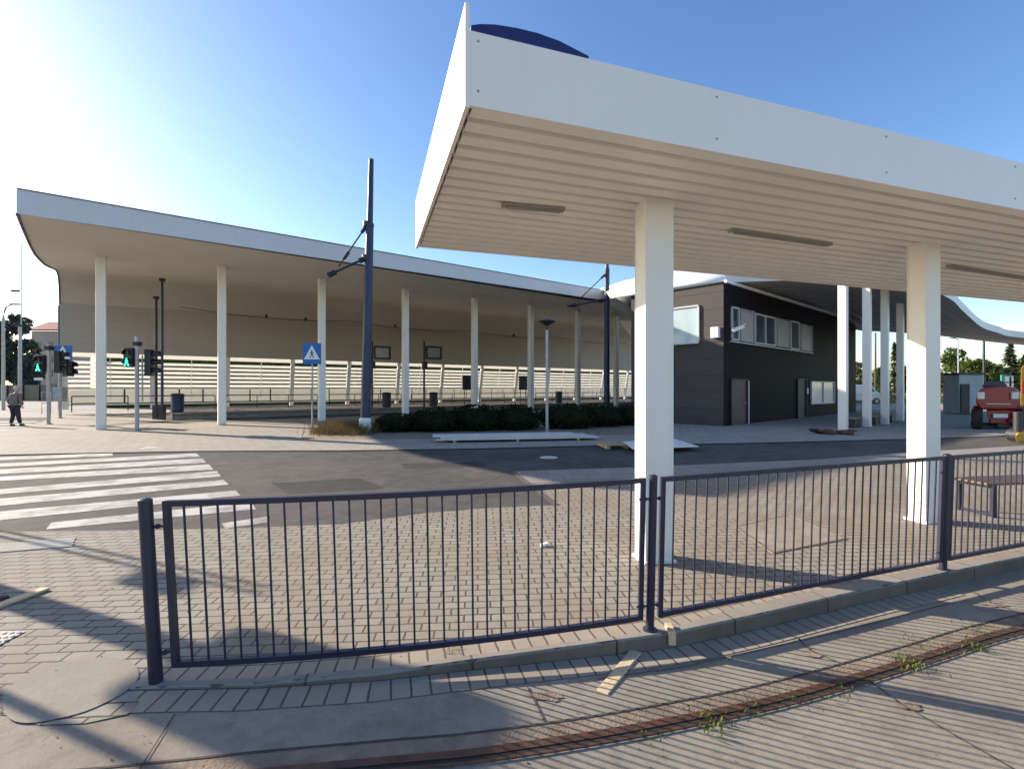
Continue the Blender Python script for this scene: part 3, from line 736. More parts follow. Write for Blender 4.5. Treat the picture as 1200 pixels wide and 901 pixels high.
# ------------------------------------------------------------------ masts
def mast(xb, yb, xt, yt, lab, arms, r=.19, Y=None):
    b = G(xb, yb) if Y is None else AT(xb, HZ, Y)*1; b.z = 0; tp = AT(xt, yt, b.y)
    t = thing('catenary_mast', lab, 'mast', b, 'blue catenary masts')
    mid = lerp(b, tp, .76)
    MB().tube(b+V((0, 0, .3)), mid, r, r*.78, 16).build('lower_shaft', M['mast'], t, True)
    MB().tube(mid-V((0, 0, .05)), tp, r*.62, r*.5, 16).build('upper_shaft', M['mast'], t, True)
    MB().lathe(mid, [(r*.84, -.06), (r*.86, .05), (r*.6, .09)], 16).build('collar', M['mast'], t, True)
    MB().lathe(b, [(r*1.25, 0), (r*1.22, .55), (r*1.0, .62)], 12).build('concrete_foot', M['plate'] if arms else M['dark'], t, True)
    for (x0, y0, x1, y1, rr, ins) in arms:
        p, q = AT(x0, y0, b.y), AT(x1, y1, b.y-.6); a = MB().tube(p, q, rr, None, 8).build('arm', M['dark'], t, True)
        for s_ in ins: 
            dd = (q-p).normalized(); c = lerp(p, q, s_); MB().tube(c-dd*.16, c+dd*.16, rr*2.3, rr*2.3, 8).build('insulator', M['black'], a)
        MB().lathe(p, [(r*.9, -.09), (r*.9, .09)], 14).build('clamp', M['dark'], a)
    return t
mast(428, 508, 435, 187, 'tall dark blue catenary mast standing in a whitish concrete foot beside the crossing sign',
     [(430.5, 263, 397, 312, .03, (.12, .75)), (429.5, 302, 384, 323, .045, (.1, .9))])
mast(711, 0, 711.5, 262, 'farther dark blue catenary mast left of the nearest white canopy column', [(711, 320, 681, 349, .03, (.15,)), (711, 351, 665, 359, .05, (.15, .85))], .19, 29.)
# bracket lamp like fitting at the farther mast's arm end is part of it
# ------------------------------------------------------------------ saucer street lamp
b = G(641, 507); tz = AT(641, 381, b.y).z
sl = thing('street_lamp', 'slim pale street lamp with a dark saucer head in front of the shrub bed', 'street lamp', b)
MB().tube(b, b+V((0, 0, tz-.2)), .06, .05, 12).build('pole', M['steel'], sl, True)
MB().tube(b+V((0, 0, tz-.25)), b+V((0, 0, tz)), .035, .05, 10).build('neck', M['dark'], sl, True)
MB().lathe(b+V((0, 0, tz)), [(.06, -.02), (.1, .0), (.33, .14), (.33, .17), (.15, .24), (0, .26)], 24).build('lamp_head', M['dark'], sl, True)
MB().lathe(b+V((0, 0, tz)), [(0, .0), (.12, .03), (.2, .085)], 18).build('lamp_glass', M['screen'], sl, True)

# ------------------------------------------------------------------ plants
def leaves(mb, c, r, n, size, flat_=.6, fn=None):
    for _ in range(n):
        while True:
            d = V((random.uniform(-1, 1), random.uniform(-1, 1), random.uniform(-1, 1)))
            if .15 < d.length < 1: break
        d = d.normalized()*d.length**.45
        p = V(c)+V((d.x*r[0], d.y*r[1], d.z*r[2]))
        if p.z < .02: p.z = random.uniform(.02, .15)
        a = V((random.gauss(0, 1), random.gauss(0, 1), random.gauss(0, 1))).normalized(); b = a.cross(V((random.gauss(0, 1), random.gauss(0, 1), random.gauss(0, 1)))).normalized()
        s_ = size*random.uniform(.5, 1.3); mb.face([p-a*s_, p-b*s_*.5, p+a*s_, p+b*s_*.5])
bed = MB().face([G(x, y, .004) for x, y in ((352, 514), (440, 514.5), (560, 513.5), (740, 509), (760, 503), (740, 492), (560, 494), (440, 503), (370, 505))]); struct(bed.build('planting_bed', M['dirt']))
sl_ = ['brown dry grass clump at the foot of the blue crossing sign', 'low dark shrub right of the tall blue mast foot', 'low dark shrub under the fourth hall column', 'broad dark shrub under the fifth hall column', 'dark shrub just left of the saucer lamp pole',
       'dark shrub just right of the saucer lamp pole', 'dark shrub at the foot of the farther blue mast', 'rightmost dark shrub behind the nearest canopy column', 'small dry shrub left of the tall blue mast foot']
for k, (x, y, rx, rz, m, nl) in enumerate(((390, 509, .85, .2, 'dry', 700), (462, 507, 1.0, .42, 'leafd', 900), (508, 507, 1.15, .55, 'leafd', 1100), (556, 506, 1.25, .62, 'leafd', 1200), (604, 505, 1.2, .6, 'leafd', 1200),
        (668, 503.5, 1.3, .62, 'leafd', 1200), (708, 501, 1.2, .62, 'leafd', 1100), (742, 499, 1.1, .6, 'leafd', 900), (420, 509, .45, .15, 'dry', 300))):
    p = G(x, y); t = thing('shrub', sl_[k], 'shrub', p, 'shrubs in the planting bed')
    mb = MB(); leaves(mb, p+V((0, .8, rz*.75)), (rx, 1.0, rz), nl, .085 if m == 'leafd' else .07)
    if m == 'leafd': mb.ell(p+V((0, .8, rz*.7)), (rx*.85, .8, rz*.8), 14, 8)
    if m == 'dry':
        for _ in range(1500):
            q = p+V((random.gauss(0, rx*.5), .5+random.gauss(0, .5), .02)); tip = q+V((random.gauss(0, .22), random.gauss(0, .22), random.uniform(.2, .6))); mb.face([q-V((.008, 0, 0)), q+V((.008, 0, 0)), tip])
    mb.build('foliage', M[m], t)
    st_ = MB()
    for _ in range(5): st_.tube(p+V((0, .8, 0)), p+V((random.uniform(-.6, .6)*rx, .8+random.uniform(-.4, .4), rz*1.1)), .015, .006, 5)
    st_.build('stem', M['bark'], t)
def tree(x, Y, ybase, ytop, rpx, m, lab, name='deciduous_tree', group=None, dens=1., lsz=None):
    p = AT(x, HZ, Y); p.z = 0; H = AT(x, ytop, Y).z; R = rpx/F*Y
    t = thing(name, lab, 'tree', p, group); tr_ = MB(); tr_.sweep([p, p+V((.1*R*.3, 0, H*.3)), p+V((0, 0, H*.62))], [H*.025, H*.02, H*.008], 8)
    for k in range(6):
        an = k*1.05+random.random(); a = p+V((0, 0, H*(.25+.06*k))); tr_.tube(a, a+V((math.cos(an)*R*.6, math.sin(an)*R*.6, H*.2)), H*.01, H*.003, 5)
    tr_.build('trunk', M['bark'], t, True); cr = MB(); lsz = lsz or R*.075
    for k in range(26):
        an = random.uniform(0, 6.28); rr = R*random.uniform(.2, .7); zz = H*random.uniform(.14, .88); sh = 1-.45*max(0, (zz/H-.55)/.45)
        rad = R*random.uniform(.3, .5)*sh
        leaves(cr, p+V((math.cos(an)*rr*sh, math.sin(an)*rr*sh, zz)), (rad, rad, rad*.8), int(170*dens), lsz)
    cr.build('crown', M[m], t)
def conifer(x, Y, ytop, rpx, lab, m='conif', group=None):
    p = AT(x, HZ, Y); p.z = 0; H = AT(x, ytop, Y).z; R = rpx/F*Y
    t = thing('conifer_tree', lab, 'tree', p, group); MB().tube(p, p+V((0, 0, H*.97)), H*.018, H*.003, 7).build('trunk', M['bark'], t, True)
    cr = MB()
    for k in range(900):
        zf = .06+.94*random.random()**1.3; r = R*(1-zf)**.8*random.uniform(.35, 1.12)+R*.02; an = random.uniform(0, 6.28)
        d = V((math.cos(an), math.sin(an), 0)); sdv = V((-d.y, d.x, 0)); c = p+d*r+V((0, 0, H*zf+random.gauss(0, .1)-r*.25)); w_ = R*random.uniform(.06, .16)
        cr.face([c-sdv*w_, c+d*w_*1.6-V((0, 0, w_*.7)), c+sdv*w_, c-d*w_*1.3+V((0, 0, w_*.5))])
    cr.build('crown', M[m], t)

# ------------------------------------------------------------------ boards and pallet by the road
bd = thing('board_stack', 'long stack of pale boards on battens beside the far kerb', 'board stack', G(600, 519))
a, b2 = G(508, 519.5), G(700, 516)
for k, (o0, o1, wv_, z) in enumerate(((0, .0, .8, .1), (.15, -.3, .76, .15), (-.1, -.75, .72, .2))):
    dv = (b2-a).normalized(); MB().bar(a+dv*o0+V((0, .45, z)), b2+dv*o1+V((0, .45, z)), wv_, .045).build('board', M['board'], bd, bevel=.006)
for s_ in (.12, .5, .88): MB().bar(lerp(a, b2, s_)+V((0, .05, .036)), lerp(a, b2, s_)+V((0, .85, .036)), .09, .07).build('batten', M['wood'], bd)
pb_ = G(628, 511.5); tag(MB().box(pb_+V((0, 0, .04)), (1.6, .5, .06), (1, .05, 0)).build('loose_board', M['board'], None, bevel=.006), 'single pale board lying behind the long board stack', 'board')
pc = G(735, 526); px_ = V((.99, .12, 0)); py_ = V((-.12, .99, 0))
pt = thing('pallet', 'weathered wooden pallet on the road edge left of the nearest canopy column', 'pallet', pc)
for k in range(3): MB().bar(pc+px_*(-.55+k*.55)-py_*.0+V((0, 0, .05)), pc+px_*(-.55+k*.55)+py_*.95+V((0, 0, .05)), .1, .09).build('block_row', M['wood'], pt)
for k in range(7): MB().bar(pc-px_*.62+py_*(.03+k*.148)+V((0, 0, .108)), pc+px_*.62+py_*(.03+k*.148)+V((0, 0, .108)), .1, .022).build('deck_board', M['wood'], pt)
sh = [G(730, 518, .13), G(742, 526.5, .13), G(819, 523.5, .1), G(790, 514.5, .1)]
tag(MB().prism(sh, (0, 0, .018)).build('white_sheet', M['plate']), 'white sheet lying over the pallet and road edge behind the nearest column', 'sheet')

# ------------------------------------------------------------------ station building
Cb = G(848, 499.2); dl = V((-.70, .714, 0)).normalized(); dr = V((.763, .647, 0)).normalized(); HB_ = AT(848, 330.5, Cb.y).z
LL, LR = 4.85, 20.5
bl_ = thing('station_building', 'two storey dark clad station building with brown panelled left face and strip windows', 'building', Cb)
def wallq(o, d, L, z0, z1, name, m, th=.25, nrm=None):
    a, b = o, o+d*L; mb = MB(); mb.face([a+V((0, 0, z0)), b+V((0, 0, z0)), b+V((0, 0, z1)), a+V((0, 0, z1))], [(0, z0), (L, z0), (L, z1), (0, z1)])
    return mb.build(name, m, bl_)
nl = V((dl.y, -dl.x, 0)); nl = nl if nl.y < 0 else -nl; nr_ = V((dr.y, -dr.x, 0)); nr_ = nr_ if nr_.y < 0 else -nr_
wl_ = wallq(Cb, dl, LL, 0, HB_, 'left_wall', M['clad']); wr_ = wallq(Cb, dr, LR, 0, HB_, 'right_wall', M['clad_shade'])
Lc = Cb+dl*LL; Rc = Cb+dr*LR; wallq(Lc, dr, LR, 0, HB_, 'rear_wall', M['clad_shade']); wallq(Rc, dl, LL, 0, HB_, 'end_wall', M['clad_shade'])
MB().face([Cb+V((0, 0, HB_-.02)), Rc+V((0, 0, HB_-.02)), Rc+dl*LL+V((0, 0, HB_-.02)), Lc+V((0, 0, HB_-.02))]).build('roof_slab', M['dark'], bl_)
MB().bar(Cb+V((0, 0, HB_))+nl*.02, Lc+V((0, 0, HB_))+nl*.02, .12, .06).build('parapet_strip', M['dark'], bl_)
MB().bar(Cb+V((0, 0, HB_+.04))+nr_*.04+dr*.1, Rc+V((0, 0, HB_+.04))+nr_*.04, .12, .13).build('parapet_strip', M['roofwhite'], bl_)  # bright sky gap under the canopy, painted as a white strip
def onface(d, nrm, x, y, off=0.):
    o = V((0, 0, EYE)); r = V(((x-600)/F, 1, -(y-HZ)/F)); q = Cb+nrm*off; return o+r*((q-o).dot(nrm)/r.dot(nrm))
def opening(d, nrm, px, fname, fm, gm, fw=.06, rec=.0, gname='pane', div=0):
    pts = [onface(d, nrm, x, y, .012) for x, y in px]          # tl, tr, br, bl
    z1 = (pts[0].z+pts[1].z)/2; z0 = (pts[2].z+pts[3].z)/2
    a = V((pts[0].x, pts[0].y, z0)); b = V((pts[1].x, pts[1].y, z0)); h = z1-z0; fr = MB(); e = (b-a).normalized()
    Z = V((0, 0, 1)); o_ = nrm*.03
    fr.bar(a+o_, b+o_, .09, fw); fr.bar(a+Z*h+o_, b+Z*h+o_, .09, fw)
    for p in (a, b): fr.bar(p+o_+Z*fw/2, p+o_+Z*(h-fw/2), .088, fw, e)
    for k in range(div):
        p = lerp(a, b, (k+1)/(div+1)); fr.bar(p+o_+Z*fw/2, p+o_+Z*(h-fw/2), .07, fw*.8, e)
    f_ = fr.build(fname, fm, bl_); g = MB().face([a+nrm*.006, b+nrm*.006, b+Z*h+nrm*.006, a+Z*h+nrm*.006]).build(gname, gm, f_)
    return f_, a, b, z0, z1
f_, a, b, z0, z1 = opening(dl, nl, [(766, 364), (819, 359), (819, 401), (766, 405)], 'window', M['frame'], M['skyglass'], .07)
MB().bar(a+nl*.08+V((0, 0, -.05)), b+nl*.08+V((0, 0, -.05)), .2, .03).build('sill', M['frame'], f_)
for px, m in (([(857, 360), (865, 362), (865, 398.5), (857, 398)], 'glass'), ([(884, 368), (908, 373), (908, 405), (884, 402)], 'glass'), ([(926, 376), (936, 379), (936, 410), (926, 408)], 'glass')):
    opening(dr, nr_, px, 'window', M['frame'], M[m], .07, div=1 if px[0][0] == 884 else 0)
for px in ([(867, 362), (883, 366), (883, 402), (867, 399)], [(910, 373), (925, 377), (925, 408), (910, 405)], [(938, 380), (951, 383), (951, 412), (938, 410)]):
    opening(dr, nr_, px, 'window_panel', M['panelw'], M['panelw'], .04, gname='infill')
a, b = onface(dr, nr_, 856, 400, .07), onface(dr, nr_, 952, 414, .07); MB().bar(a, b, .12, .05).build('sill', M['frame'], bl_)
opening(dr, nr_, [(950, 447), (977, 448), (977, 472), (950, 473)], 'window', M['frame'], M['skyglass'], .06, div=1)
f_, a, b, z0, z1 = opening(dr, nr_, [(856, 444), (875, 446), (875, 497), (856, 499)], 'door', M['dark'], M['door'], .07, gname='door_leaf')
MB().box(lerp(a, b, .85)+nr_*.06+V((0, 0, 1.05)), (.16, .05, .04), dr).build('handle', M['steel'], f_)
f_, a, b, z0, z1 = opening(dr, nr_, [(934, 444), (944, 445), (944, 489), (934, 490)], 'door', M['dark'], M['black'], .06, gname='door_leaf')
p = onface(dr, nr_, 877.3, 497, .08); q = onface(dr, nr_, 877.3, 446, .08); MB().tube(flat(p), flat(p, q.z), .035, None, 8).build('downpipe', M['white2'], bl_, True)
p = onface(dr, nr_, 946, 458, .05); MB().box(p, (.16, .08, .35), dr).build('intercom', M['plate'], bl_)
# camera on the corner
p0 = onface(dl, nl, 839.5, 390, .02)
tag(MB().box(p0+nl*.12, (.36, .24, .5), dl).build('junction_box', M['plate'], None, bevel=.012), 'white box fixed to the lit building face at the corner', 'junction box')
cc = Cb+nr_*.25+dr*.28; cc.z = AT(852, 390, cc.y).z
cv = thing('security_camera', 'white security camera on a bracket at the building corner', 'camera', cc)
tip = cc+V((.42, -.32, .26)); MB().tube(cc-nr_*.25, cc, .035, None, 8).build('bracket', M['dark'], cv); MB().tube(cc, cc+V((.1, -.12, .1)), .04, None, 8).build('bracket', M['steel'], cv)
MB().bar(cc+V((-.02, -.1, .06)), tip, .15, .15).build('camera_body', M['plate'], cv, bevel=.02)
MB().bar(cc+V((-.04, -.1, .15)), tip+V((.06, -.05, .09)), .2, .02).build('sun_shield', M['plate'], cv)
# white curved roof of the building
fr_ = [AT(715, 349, 27), AT(735, 346, 25.3), AT(792, 336.5, 23.6), AT(848, 330, 22.4), AT(900, 329, 23.5), AT(948, 328.5, 25)]
rd = [AT(700, 343, 36), AT(735, 330.5, 33), AT(792, 319.5, 31), AT(848, 315.5, 31), AT(900, 320, 33), AT(948, 327.5, 35)]
rows = []
for t in (0, .2, .4, .6, .8, 1.):
    rows.append([lerp(a, b, t)+V((0, 0, .35*math.sin(math.pi*t))) for a, b in zip(fr_, rd)])
rows = [[r[0] for r in [row]][0] if False else row for row in rows]
back = [r+V((6, 12, -2.5)) for r in rows[-1]]; rows.append(back)
wr2 = tag(MB().grid(rows).build('curved_roof', M['roofwhite'], bl_, True, solid=.15), 'sunlit white curved roof', None)
# ------------------------------------------------------------------ second canopy
c2t = thing('bus_canopy', 'swooping white bus station canopy behind the building corner on slim white columns', 'canopy', G(1016, 500))
ne = [AT(850, 331, 22.5), AT(948, 328, 22.5), AT(1050, 326, 20.6), AT(1111, 349, 22.3), AT(1128, 364, 25), AT(1150, 383, 28.8), AT(1170, 390, 31), AT(1200, 396, 33.3), AT(1330, 405, 40)]
fe = [AT(853, 331.5, 23), AT(925, 354, 29.5), AT(983, 374, 33.6), AT(1003, 386.5, 36.5), AT(1040, 389, 37), AT(1090, 392.5, 38.2), AT(1130, 397, 39.5), AT(1200, 404.5, 42.4), AT(1330, 414, 50)]
rows = [[lerp(a, b, k/8)+V((0, 0, .1*math.sin(math.pi*k/8))) for a, b in zip(ne, fe)] for k in range(9)]
def dens(r):
    out = []
    for k in range(len(r)-1):
        p0_, p1_, p2_, p3_ = r[max(k-1, 0)], r[k], r[k+1], r[min(k+2, len(r)-1)]
        for t in (0, .25, .5, .75): out.append(.5*((2*p1_)+(p2_-p0_)*t+(2*p0_-5*p1_+4*p2_-p3_)*t*t+(3*p1_-p0_-3*p2_+p3_)*t**3))
    return out+[r[-1]]
rows = [dens(r) for r in rows]
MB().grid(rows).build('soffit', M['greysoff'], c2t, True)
top = [[p+V((0, 0, .42)) for p in r] for r in rows]; MB().grid(top).build('roof', M['roofwhite'], c2t, True)
MB().grid([rows[0], top[0]]).build('fascia', M['hallroof'], c2t, True); MB().grid([rows[-1], top[-1]]).build('fascia', M['roofwhite'], c2t, True)
rb = MB()
for k in range(1, 8): rb.sweep([p-V((0, 0, .02)) for p in rows[k]], .03, 4)
rb.build('soffit_ribs', M['tube'], c2t)
for (x, y, yt) in ((988, 505, 326), (1016, 500, 350), (1037, 497, 366), (1055, 493, 380), (1078, 489, 384)):
    p = G(x, y); tp = min((q for rw in rows for q in rw), key=lambda q: (q.x-p.x)**2+(q.y-p.y)**2).z; MB().box(p+V((0, 0, tp/2+.1)), (.3, .3, tp+.2), dr).build('column', M['white'], c2t, bevel=.02)
# the far white part of the roof, rising behind
wp = [AT(1140, 379, 55), AT(1157, 380, 52), AT(1200, 381, 48), AT(1330, 384, 46)]; wq = [AT(1172, 391, 44), AT(1180, 393, 42), AT(1200, 397, 38), AT(1330, 405, 41)]
t = thing('far_canopy', 'sunlit white canopy roof rising beyond the bus station canopy at right', 'canopy', flat(wq[2]))
MB().grid([wp, wq]).build('roof', M['roofwhite'], t, solid=.12)
for k in (2, 3): MB().tube(flat(lerp(wp[k], wq[k], .5)+V((6, 0, 0))), lerp(wp[k], wq[k], .5)+V((6, 0, 0)), .2, None, 10).build('column', M['white'], t)
# kerb ledges between the columns (seats) and cloth bundles
for k, (x, y) in enumerate(((1003, 501), (1027, 498), (1046, 495))):
    p = G(x, y); t = thing('block_seat', ['concrete block seat between the first two bus canopy columns', 'concrete block seat between the second and third bus canopy columns', 'farthest concrete block seat under the bus canopy'][k], 'seat', p, 'block seats under the bus canopy')
    MB().box(p+V((0, .3, .2)), (.8, .5, .36), dr).build('seat_block', M['dark'], t, bevel=.02); MB().box(p+V((0, .3, .41)), (.9, .6, .06), dr).build('seat_top', M['patch'], t, bevel=.01)
for k, (x, y, rx) in enumerate(((968, 508.5, .22), (990, 509, .3), (953, 507.5, .28))):
    p = G(x, y); mb = MB()
    for q in range(4): mb.ell(p+V((random.gauss(0, rx*.4), random.gauss(0, .1), .05+.03*q)), (rx*random.uniform(.6, 1), .22, .09-.012*q), 10, 6)
    tag(mb.build('cloth_bundle', M['bag'] if k != 2 else M['black'], None, True), ['small brown cloth bundle left of the first bus canopy column foot', 'brown cloth bundle heaped at the first bus canopy column foot', 'flat dark cloth left of the two brown bundles'][k], 'bundle')

# ------------------------------------------------------------------ red machine, yellow machine, container
rm = G(1168, 503.5); rmt = thing('red_tractor', 'red utility machine seen from behind the bench, with two square lamps and a white plate', 'tractor', rm)
def RP(x, y, o=0.): return AT(x, y, rm.y)+V((.98, 1, 0))*o
hood = [RP(x, y) for x, y in ((1143, 472), (1145, 460), (1152, 454), (1172, 452), (1190, 454), (1196, 460), (1198, 473), (1192, 480), (1150, 480))]
RX = V((.98, 1, 0))
MB().prism(hood, RX*1.6).build('body', M['red'], rmt, True, bevel=.08)
lowr = [RP(x, y, .25) for x, y in ((1156, 480.5), (1192, 480.5), (1195, 494), (1190, 497), (1160, 497))]; MB().prism(lowr, RX*1.2).build('lower_body', M['red'], rmt, bevel=.04)
MB().prism([RP(x, y, .4) for x, y in ((1150, 453.6), (1156, 446), (1176, 446), (1182, 452.6))], RX*.9).build('seat', M['black'], rmt, bevel=.05)
MB().tube(RP(1185, 453, .5), RP(1185, 441, .5), .035, None, 8).build('exhaust', M['dark'], rmt)
for x in (1146, 1196): MB().prism([RP(x+a, y, .2) for a, y in ((-7, 480), (-5, 475.5), (5, 475.5), (7, 480), (5, 480), (0, 478), (-5, 480))], RX*.5).build('fender', M['red'], rmt)
for x in (1162, 1184): MB().box(RP(x, 493, .18), (.13, .05, .09)).build('tail_light', M['lensoff'], rmt)
for x in (1149.5, 1189): MB().box(RP(x, 463.5, -.04), (.26, .1, .3)).build('headlight', M['lamp'], rmt, bevel=.03)
MB().bar(RP(1156, 473, -.03), RP(1184, 473.5, -.03), .05, .03).build('trim_strip', M['lamp'], rmt)
MB().box(RP(1172.5, 487.5, .2), (.62, .04, .17)).build('number_plate', M['plate'], rmt, bevel=.01)
MB().box(RP(1172.5, 499, .9), (1.4, 1.2, .14)).build('axle', M['dark'], rmt)
for x in (1145, 1196):
    for dy in (.3, 1.5):
        c = RP(x, 491)+RX*dy; c.z = .45; wh = MB(); i0 = []
        for (r, xx) in ((.18, -.2), (.38, -.22), (.45, -.15), (.45, .15), (.38, .22), (.18, .2)):
            wh.v += [c+V((.714, -.7, 0))*xx*.8+V((.7, .714, 0))*r*math.cos(a*math.pi/10)+V((0, 0, r*math.sin(a*math.pi/10))) for a in range(20)]
        for k in range(5):
            for j in range(20): wh.f.append((k*20+j, k*20+(j+1) % 20, k*20+20+(j+1) % 20, k*20+20+j)); wh.uv.append(None)
        wo = wh.build('wheel', M['rubber'], rmt, True); MB().tube(c-V((.714, -.7, 0))*.15, c+V((.714, -.7, 0))*.15, .2, None, 14).build('rim', M['dark'], wo)
YX = V((1.075, 1, 0)); ym = G(1196, 521); yt = thing('yellow_roller', 'yellow construction machine cut by the right photo edge beside the bench', 'construction machine', ym)
def YP(x, y, o=0.): return AT(x, y, ym.y)+YX*o
MB().prism([YP(x, y, .2) for x, y in ((1196, 476), (1196.5, 431), (1200, 427), (1250, 427), (1250, 476))], YX*1.2).build('cab_panel', M['yellow'], yt, bevel=.03)
MB().prism([YP(x, y, .16) for x, y in ((1198, 461), (1198, 447), (1206, 447), (1206, 461))], (0, .02, 0)).build('warning_panel', M['red'], yt)
MB().prism([YP(x, y) for x, y in ((1191, 518), (1190, 511), (1194, 507), (1260, 507), (1260, 518))], YX*1.3).build('chassis', M['yellow'], yt, bevel=.02)
MB().tube(YP(1192.5, 507, .2), YP(1192.5, 483, .2), .11, None, 14).build('cylinder', M['dark'], yt, True)
MB().prism([YP(x, y, .3) for x, y in ((1199, 507), (1199, 476), (1255, 476), (1255, 507))], YX).build('engine_cover', M['dark'], yt)
for dx in (.85, 1.9):
    c = ym+V((dx, .6, .21)); MB().tube(c-V((0, .5, 0)), c+V((0, .5, 0)), .2, None, 18).build('roller', M['dark'], yt, True)
p = G(1139, 485.5); ct = thing('site_container', 'pale grey site container with an open dark doorway behind the red machine', 'container', p)
wdt = 40/F*p.y; MB().box(p+V((0, .65, .68*2)), (wdt*.72, 1.2, 2.6)).build('body', M['tin'], ct, bevel=.03)
MB().box(p+V((0, .65, 2.72)), (wdt*.78, 1.4, .12)).build('roof', M['dark'], ct)
a = AT(1126, 450, p.y-.03); b = AT(1136, 484, p.y-.03); MB().box((a+b)/2, (abs(b.x-a.x), .06, a.z-b.z)).build('door', M['black'], ct)
p = G(1180, 476.5); tsn = thing('site_sign', 'teal and white site sign board behind the red machine', 'sign', p)
cz = AT(1180, 448, p.y); MB().box(cz, (14/F*p.y, .1, 17/F*p.y)).build('board', M['teal'], tsn)
for dy in (-4, 4): MB().box(AT(1181, 448+dy, p.y)+V((.05, -.07, 0)), (10/F*p.y, .04, 6/F*p.y)).build('white_field', M['plate'], tsn)
MB().tube(p, flat(p, cz.z-.3), .07, None, 8).build('post', M['dark'], tsn)

# background at right
tl = ['rounded leafy tree beside the farther white column at right', 'green leafy tree in the middle of the right background', 'bushy tree just left of the tall conifer', 'small leafy tree between the first two bus canopy columns', 'leafy tree behind the third bus canopy column', 'leafy tree behind the fourth bus canopy column', 'dense leafy tree at the right photo edge behind the yellow machine']
for k, (x, Y, yt_, r, m) in enumerate(((1116, 78, 402, 22, 'leaf'), (1142, 70, 418, 24, 'leaf'), (1166, 74, 424, 20, 'leafm'), (1008, 80, 420, 12, 'leafm'), (1030, 72, 424, 14, 'leaf'), (1060, 76, 420, 14, 'leafm'), (1205, 66, 412, 18, 'leaf'))):
    tree(x, Y, 470, yt_, r, m, tl[k], group='trees beyond the bus station')
conifer(1184, 62, 402, 17, 'tall dark conifer rising behind the site sign'); conifer(1048, 68, 402, 11, 'dark conifer between third and fourth bus canopy columns')
conifer(1200, 60, 416, 10, 'shorter dark conifer at the right photo edge')
for k, (x, yb, yt_, r, lab) in enumerate(((1153, 470, 399, .16, 'tall thin pole rising behind the right trees'), (1026, 470, 390, .12, 'thin pole between the second and third bus canopy columns'))):
    p = AT(x, HZ, 58); p.z = 0; tag(MB().tube(p, AT(x, yt_, 58), r, r*.7, 8).build('pole', M['dark'], None, True), lab, 'pole')
p = AT(1123, HZ, 60); p.z = 0; t = thing('lamp_post', 'small street lamp above the trees right of the farther white column', 'street lamp', p); tp = AT(1123, 400, 60)
MB().tube(p, tp, .09, .06, 8).build('pole', M['steel'], t, True); MB().sweep([tp, tp+V((-.1, 0, .3)), tp+V((-.5, 0, .4))], .05, 6).build('arm', M['steel'], t); MB().box(tp+V((-.7, 0, .4)), (.6, .2, .1)).build('lamp_head', M['dark'], t)
# white van and green mesh fence between bus canopy columns
p = AT(1012, HZ, 52); p.z = 0; vn = thing('white_van', 'white van parked far behind the bus canopy columns', 'van', p)
prof = [(-2.2, .4), (-2.2, 1.9), (-1.9, 2.15), (.9, 2.15), (1.5, 1.35), (2.2, 1.15), (2.3, .4)]
MB().prism([p+V((a, 0, b)) for a, b in prof], (0, 1.8, 0)).build('body', M['white2'], vn, bevel=.08)
MB().prism([p+V((a, -.02, b)) for a, b in ((.2, 1.35), (.2, 1.95), (.85, 1.95), (1.3, 1.35))], (0, .03, 0)).build('window', M['glass'], vn)
for a in (-1.4, 1.4):
    wo = MB().tube(p+V((a, -.03, .36)), p+V((a, .2, .36)), .36, None, 16).build('wheel', M['rubber'], vn, True); MB().tube(p+V((a, -.05, .36)), p+V((a, 0, .36)), .18, None, 12).build('rim', M['steel'], vn)
a, b = AT(1000, HZ, 47), AT(1068, HZ, 50); a.z = b.z = 0
fn = thing('mesh_fence', 'low pale mesh fence behind the bus canopy columns', 'fence', a); mb = MB()
for k in range(40): q = lerp(a, b, k/39); mb.tube(q, q+V((0, 0, 1.2)), .012, None, 4)
for h in (.15, 1.15): mb.tube(a+V((0, 0, h)), b+V((0, 0, h)), .02, None, 5)
mb.build('mesh', M['steel'], fn)
for k in range(5): q = lerp(a, b, k/4); MB().tube(q, q+V((0, 0, 1.3)), .04, None, 6).build('post', M['steel'], fn)
hg = MB()
for k in range(22): 
    q = lerp(AT(1000, HZ, 62), AT(1260, HZ, 60), k/21); q.z = 0; leaves(hg, q+V((0, 0, .9)), (1.3, .8, 1.1), 110, .16)
tag(hg.build('hedge', M['leafm']), 'long green hedge under the right background trees', 'hedge')
lawn = MB().face([AT(985, HZ, 54)*1, AT(1300, HZ, 52)*1, AT(1300, HZ, 110)*1, AT(960, HZ, 110)*1])
for v in lawn.v: v.z = .012
tag(lawn.build('lawn', M['weed']), 'strip of grass beyond the bus station', 'lawn', kind='structure')
# trees behind the hall, glimpsed through the louvres
hb = MB()
for k in range(26):
    q = flat(lerp(A0+hu*4, A1, k/25))+hn*12.6; leaves(hb, q+V((0, 0, 2.4)), (3.2, 1.3, random.uniform(2.2, 2.9)), 160, .3)
hb.prism([flat(A0)+hn*12+hu*1, flat(A1)+hn*12, flat(A1)+hn*13.5, flat(A0)+hn*13.5+hu*1], (0, 0, 4.6))
tag(hb.build('shrubbery', M['leafm']), 'green shrubbery glimpsed through the hall louvres', 'shrubbery', kind='stuff')

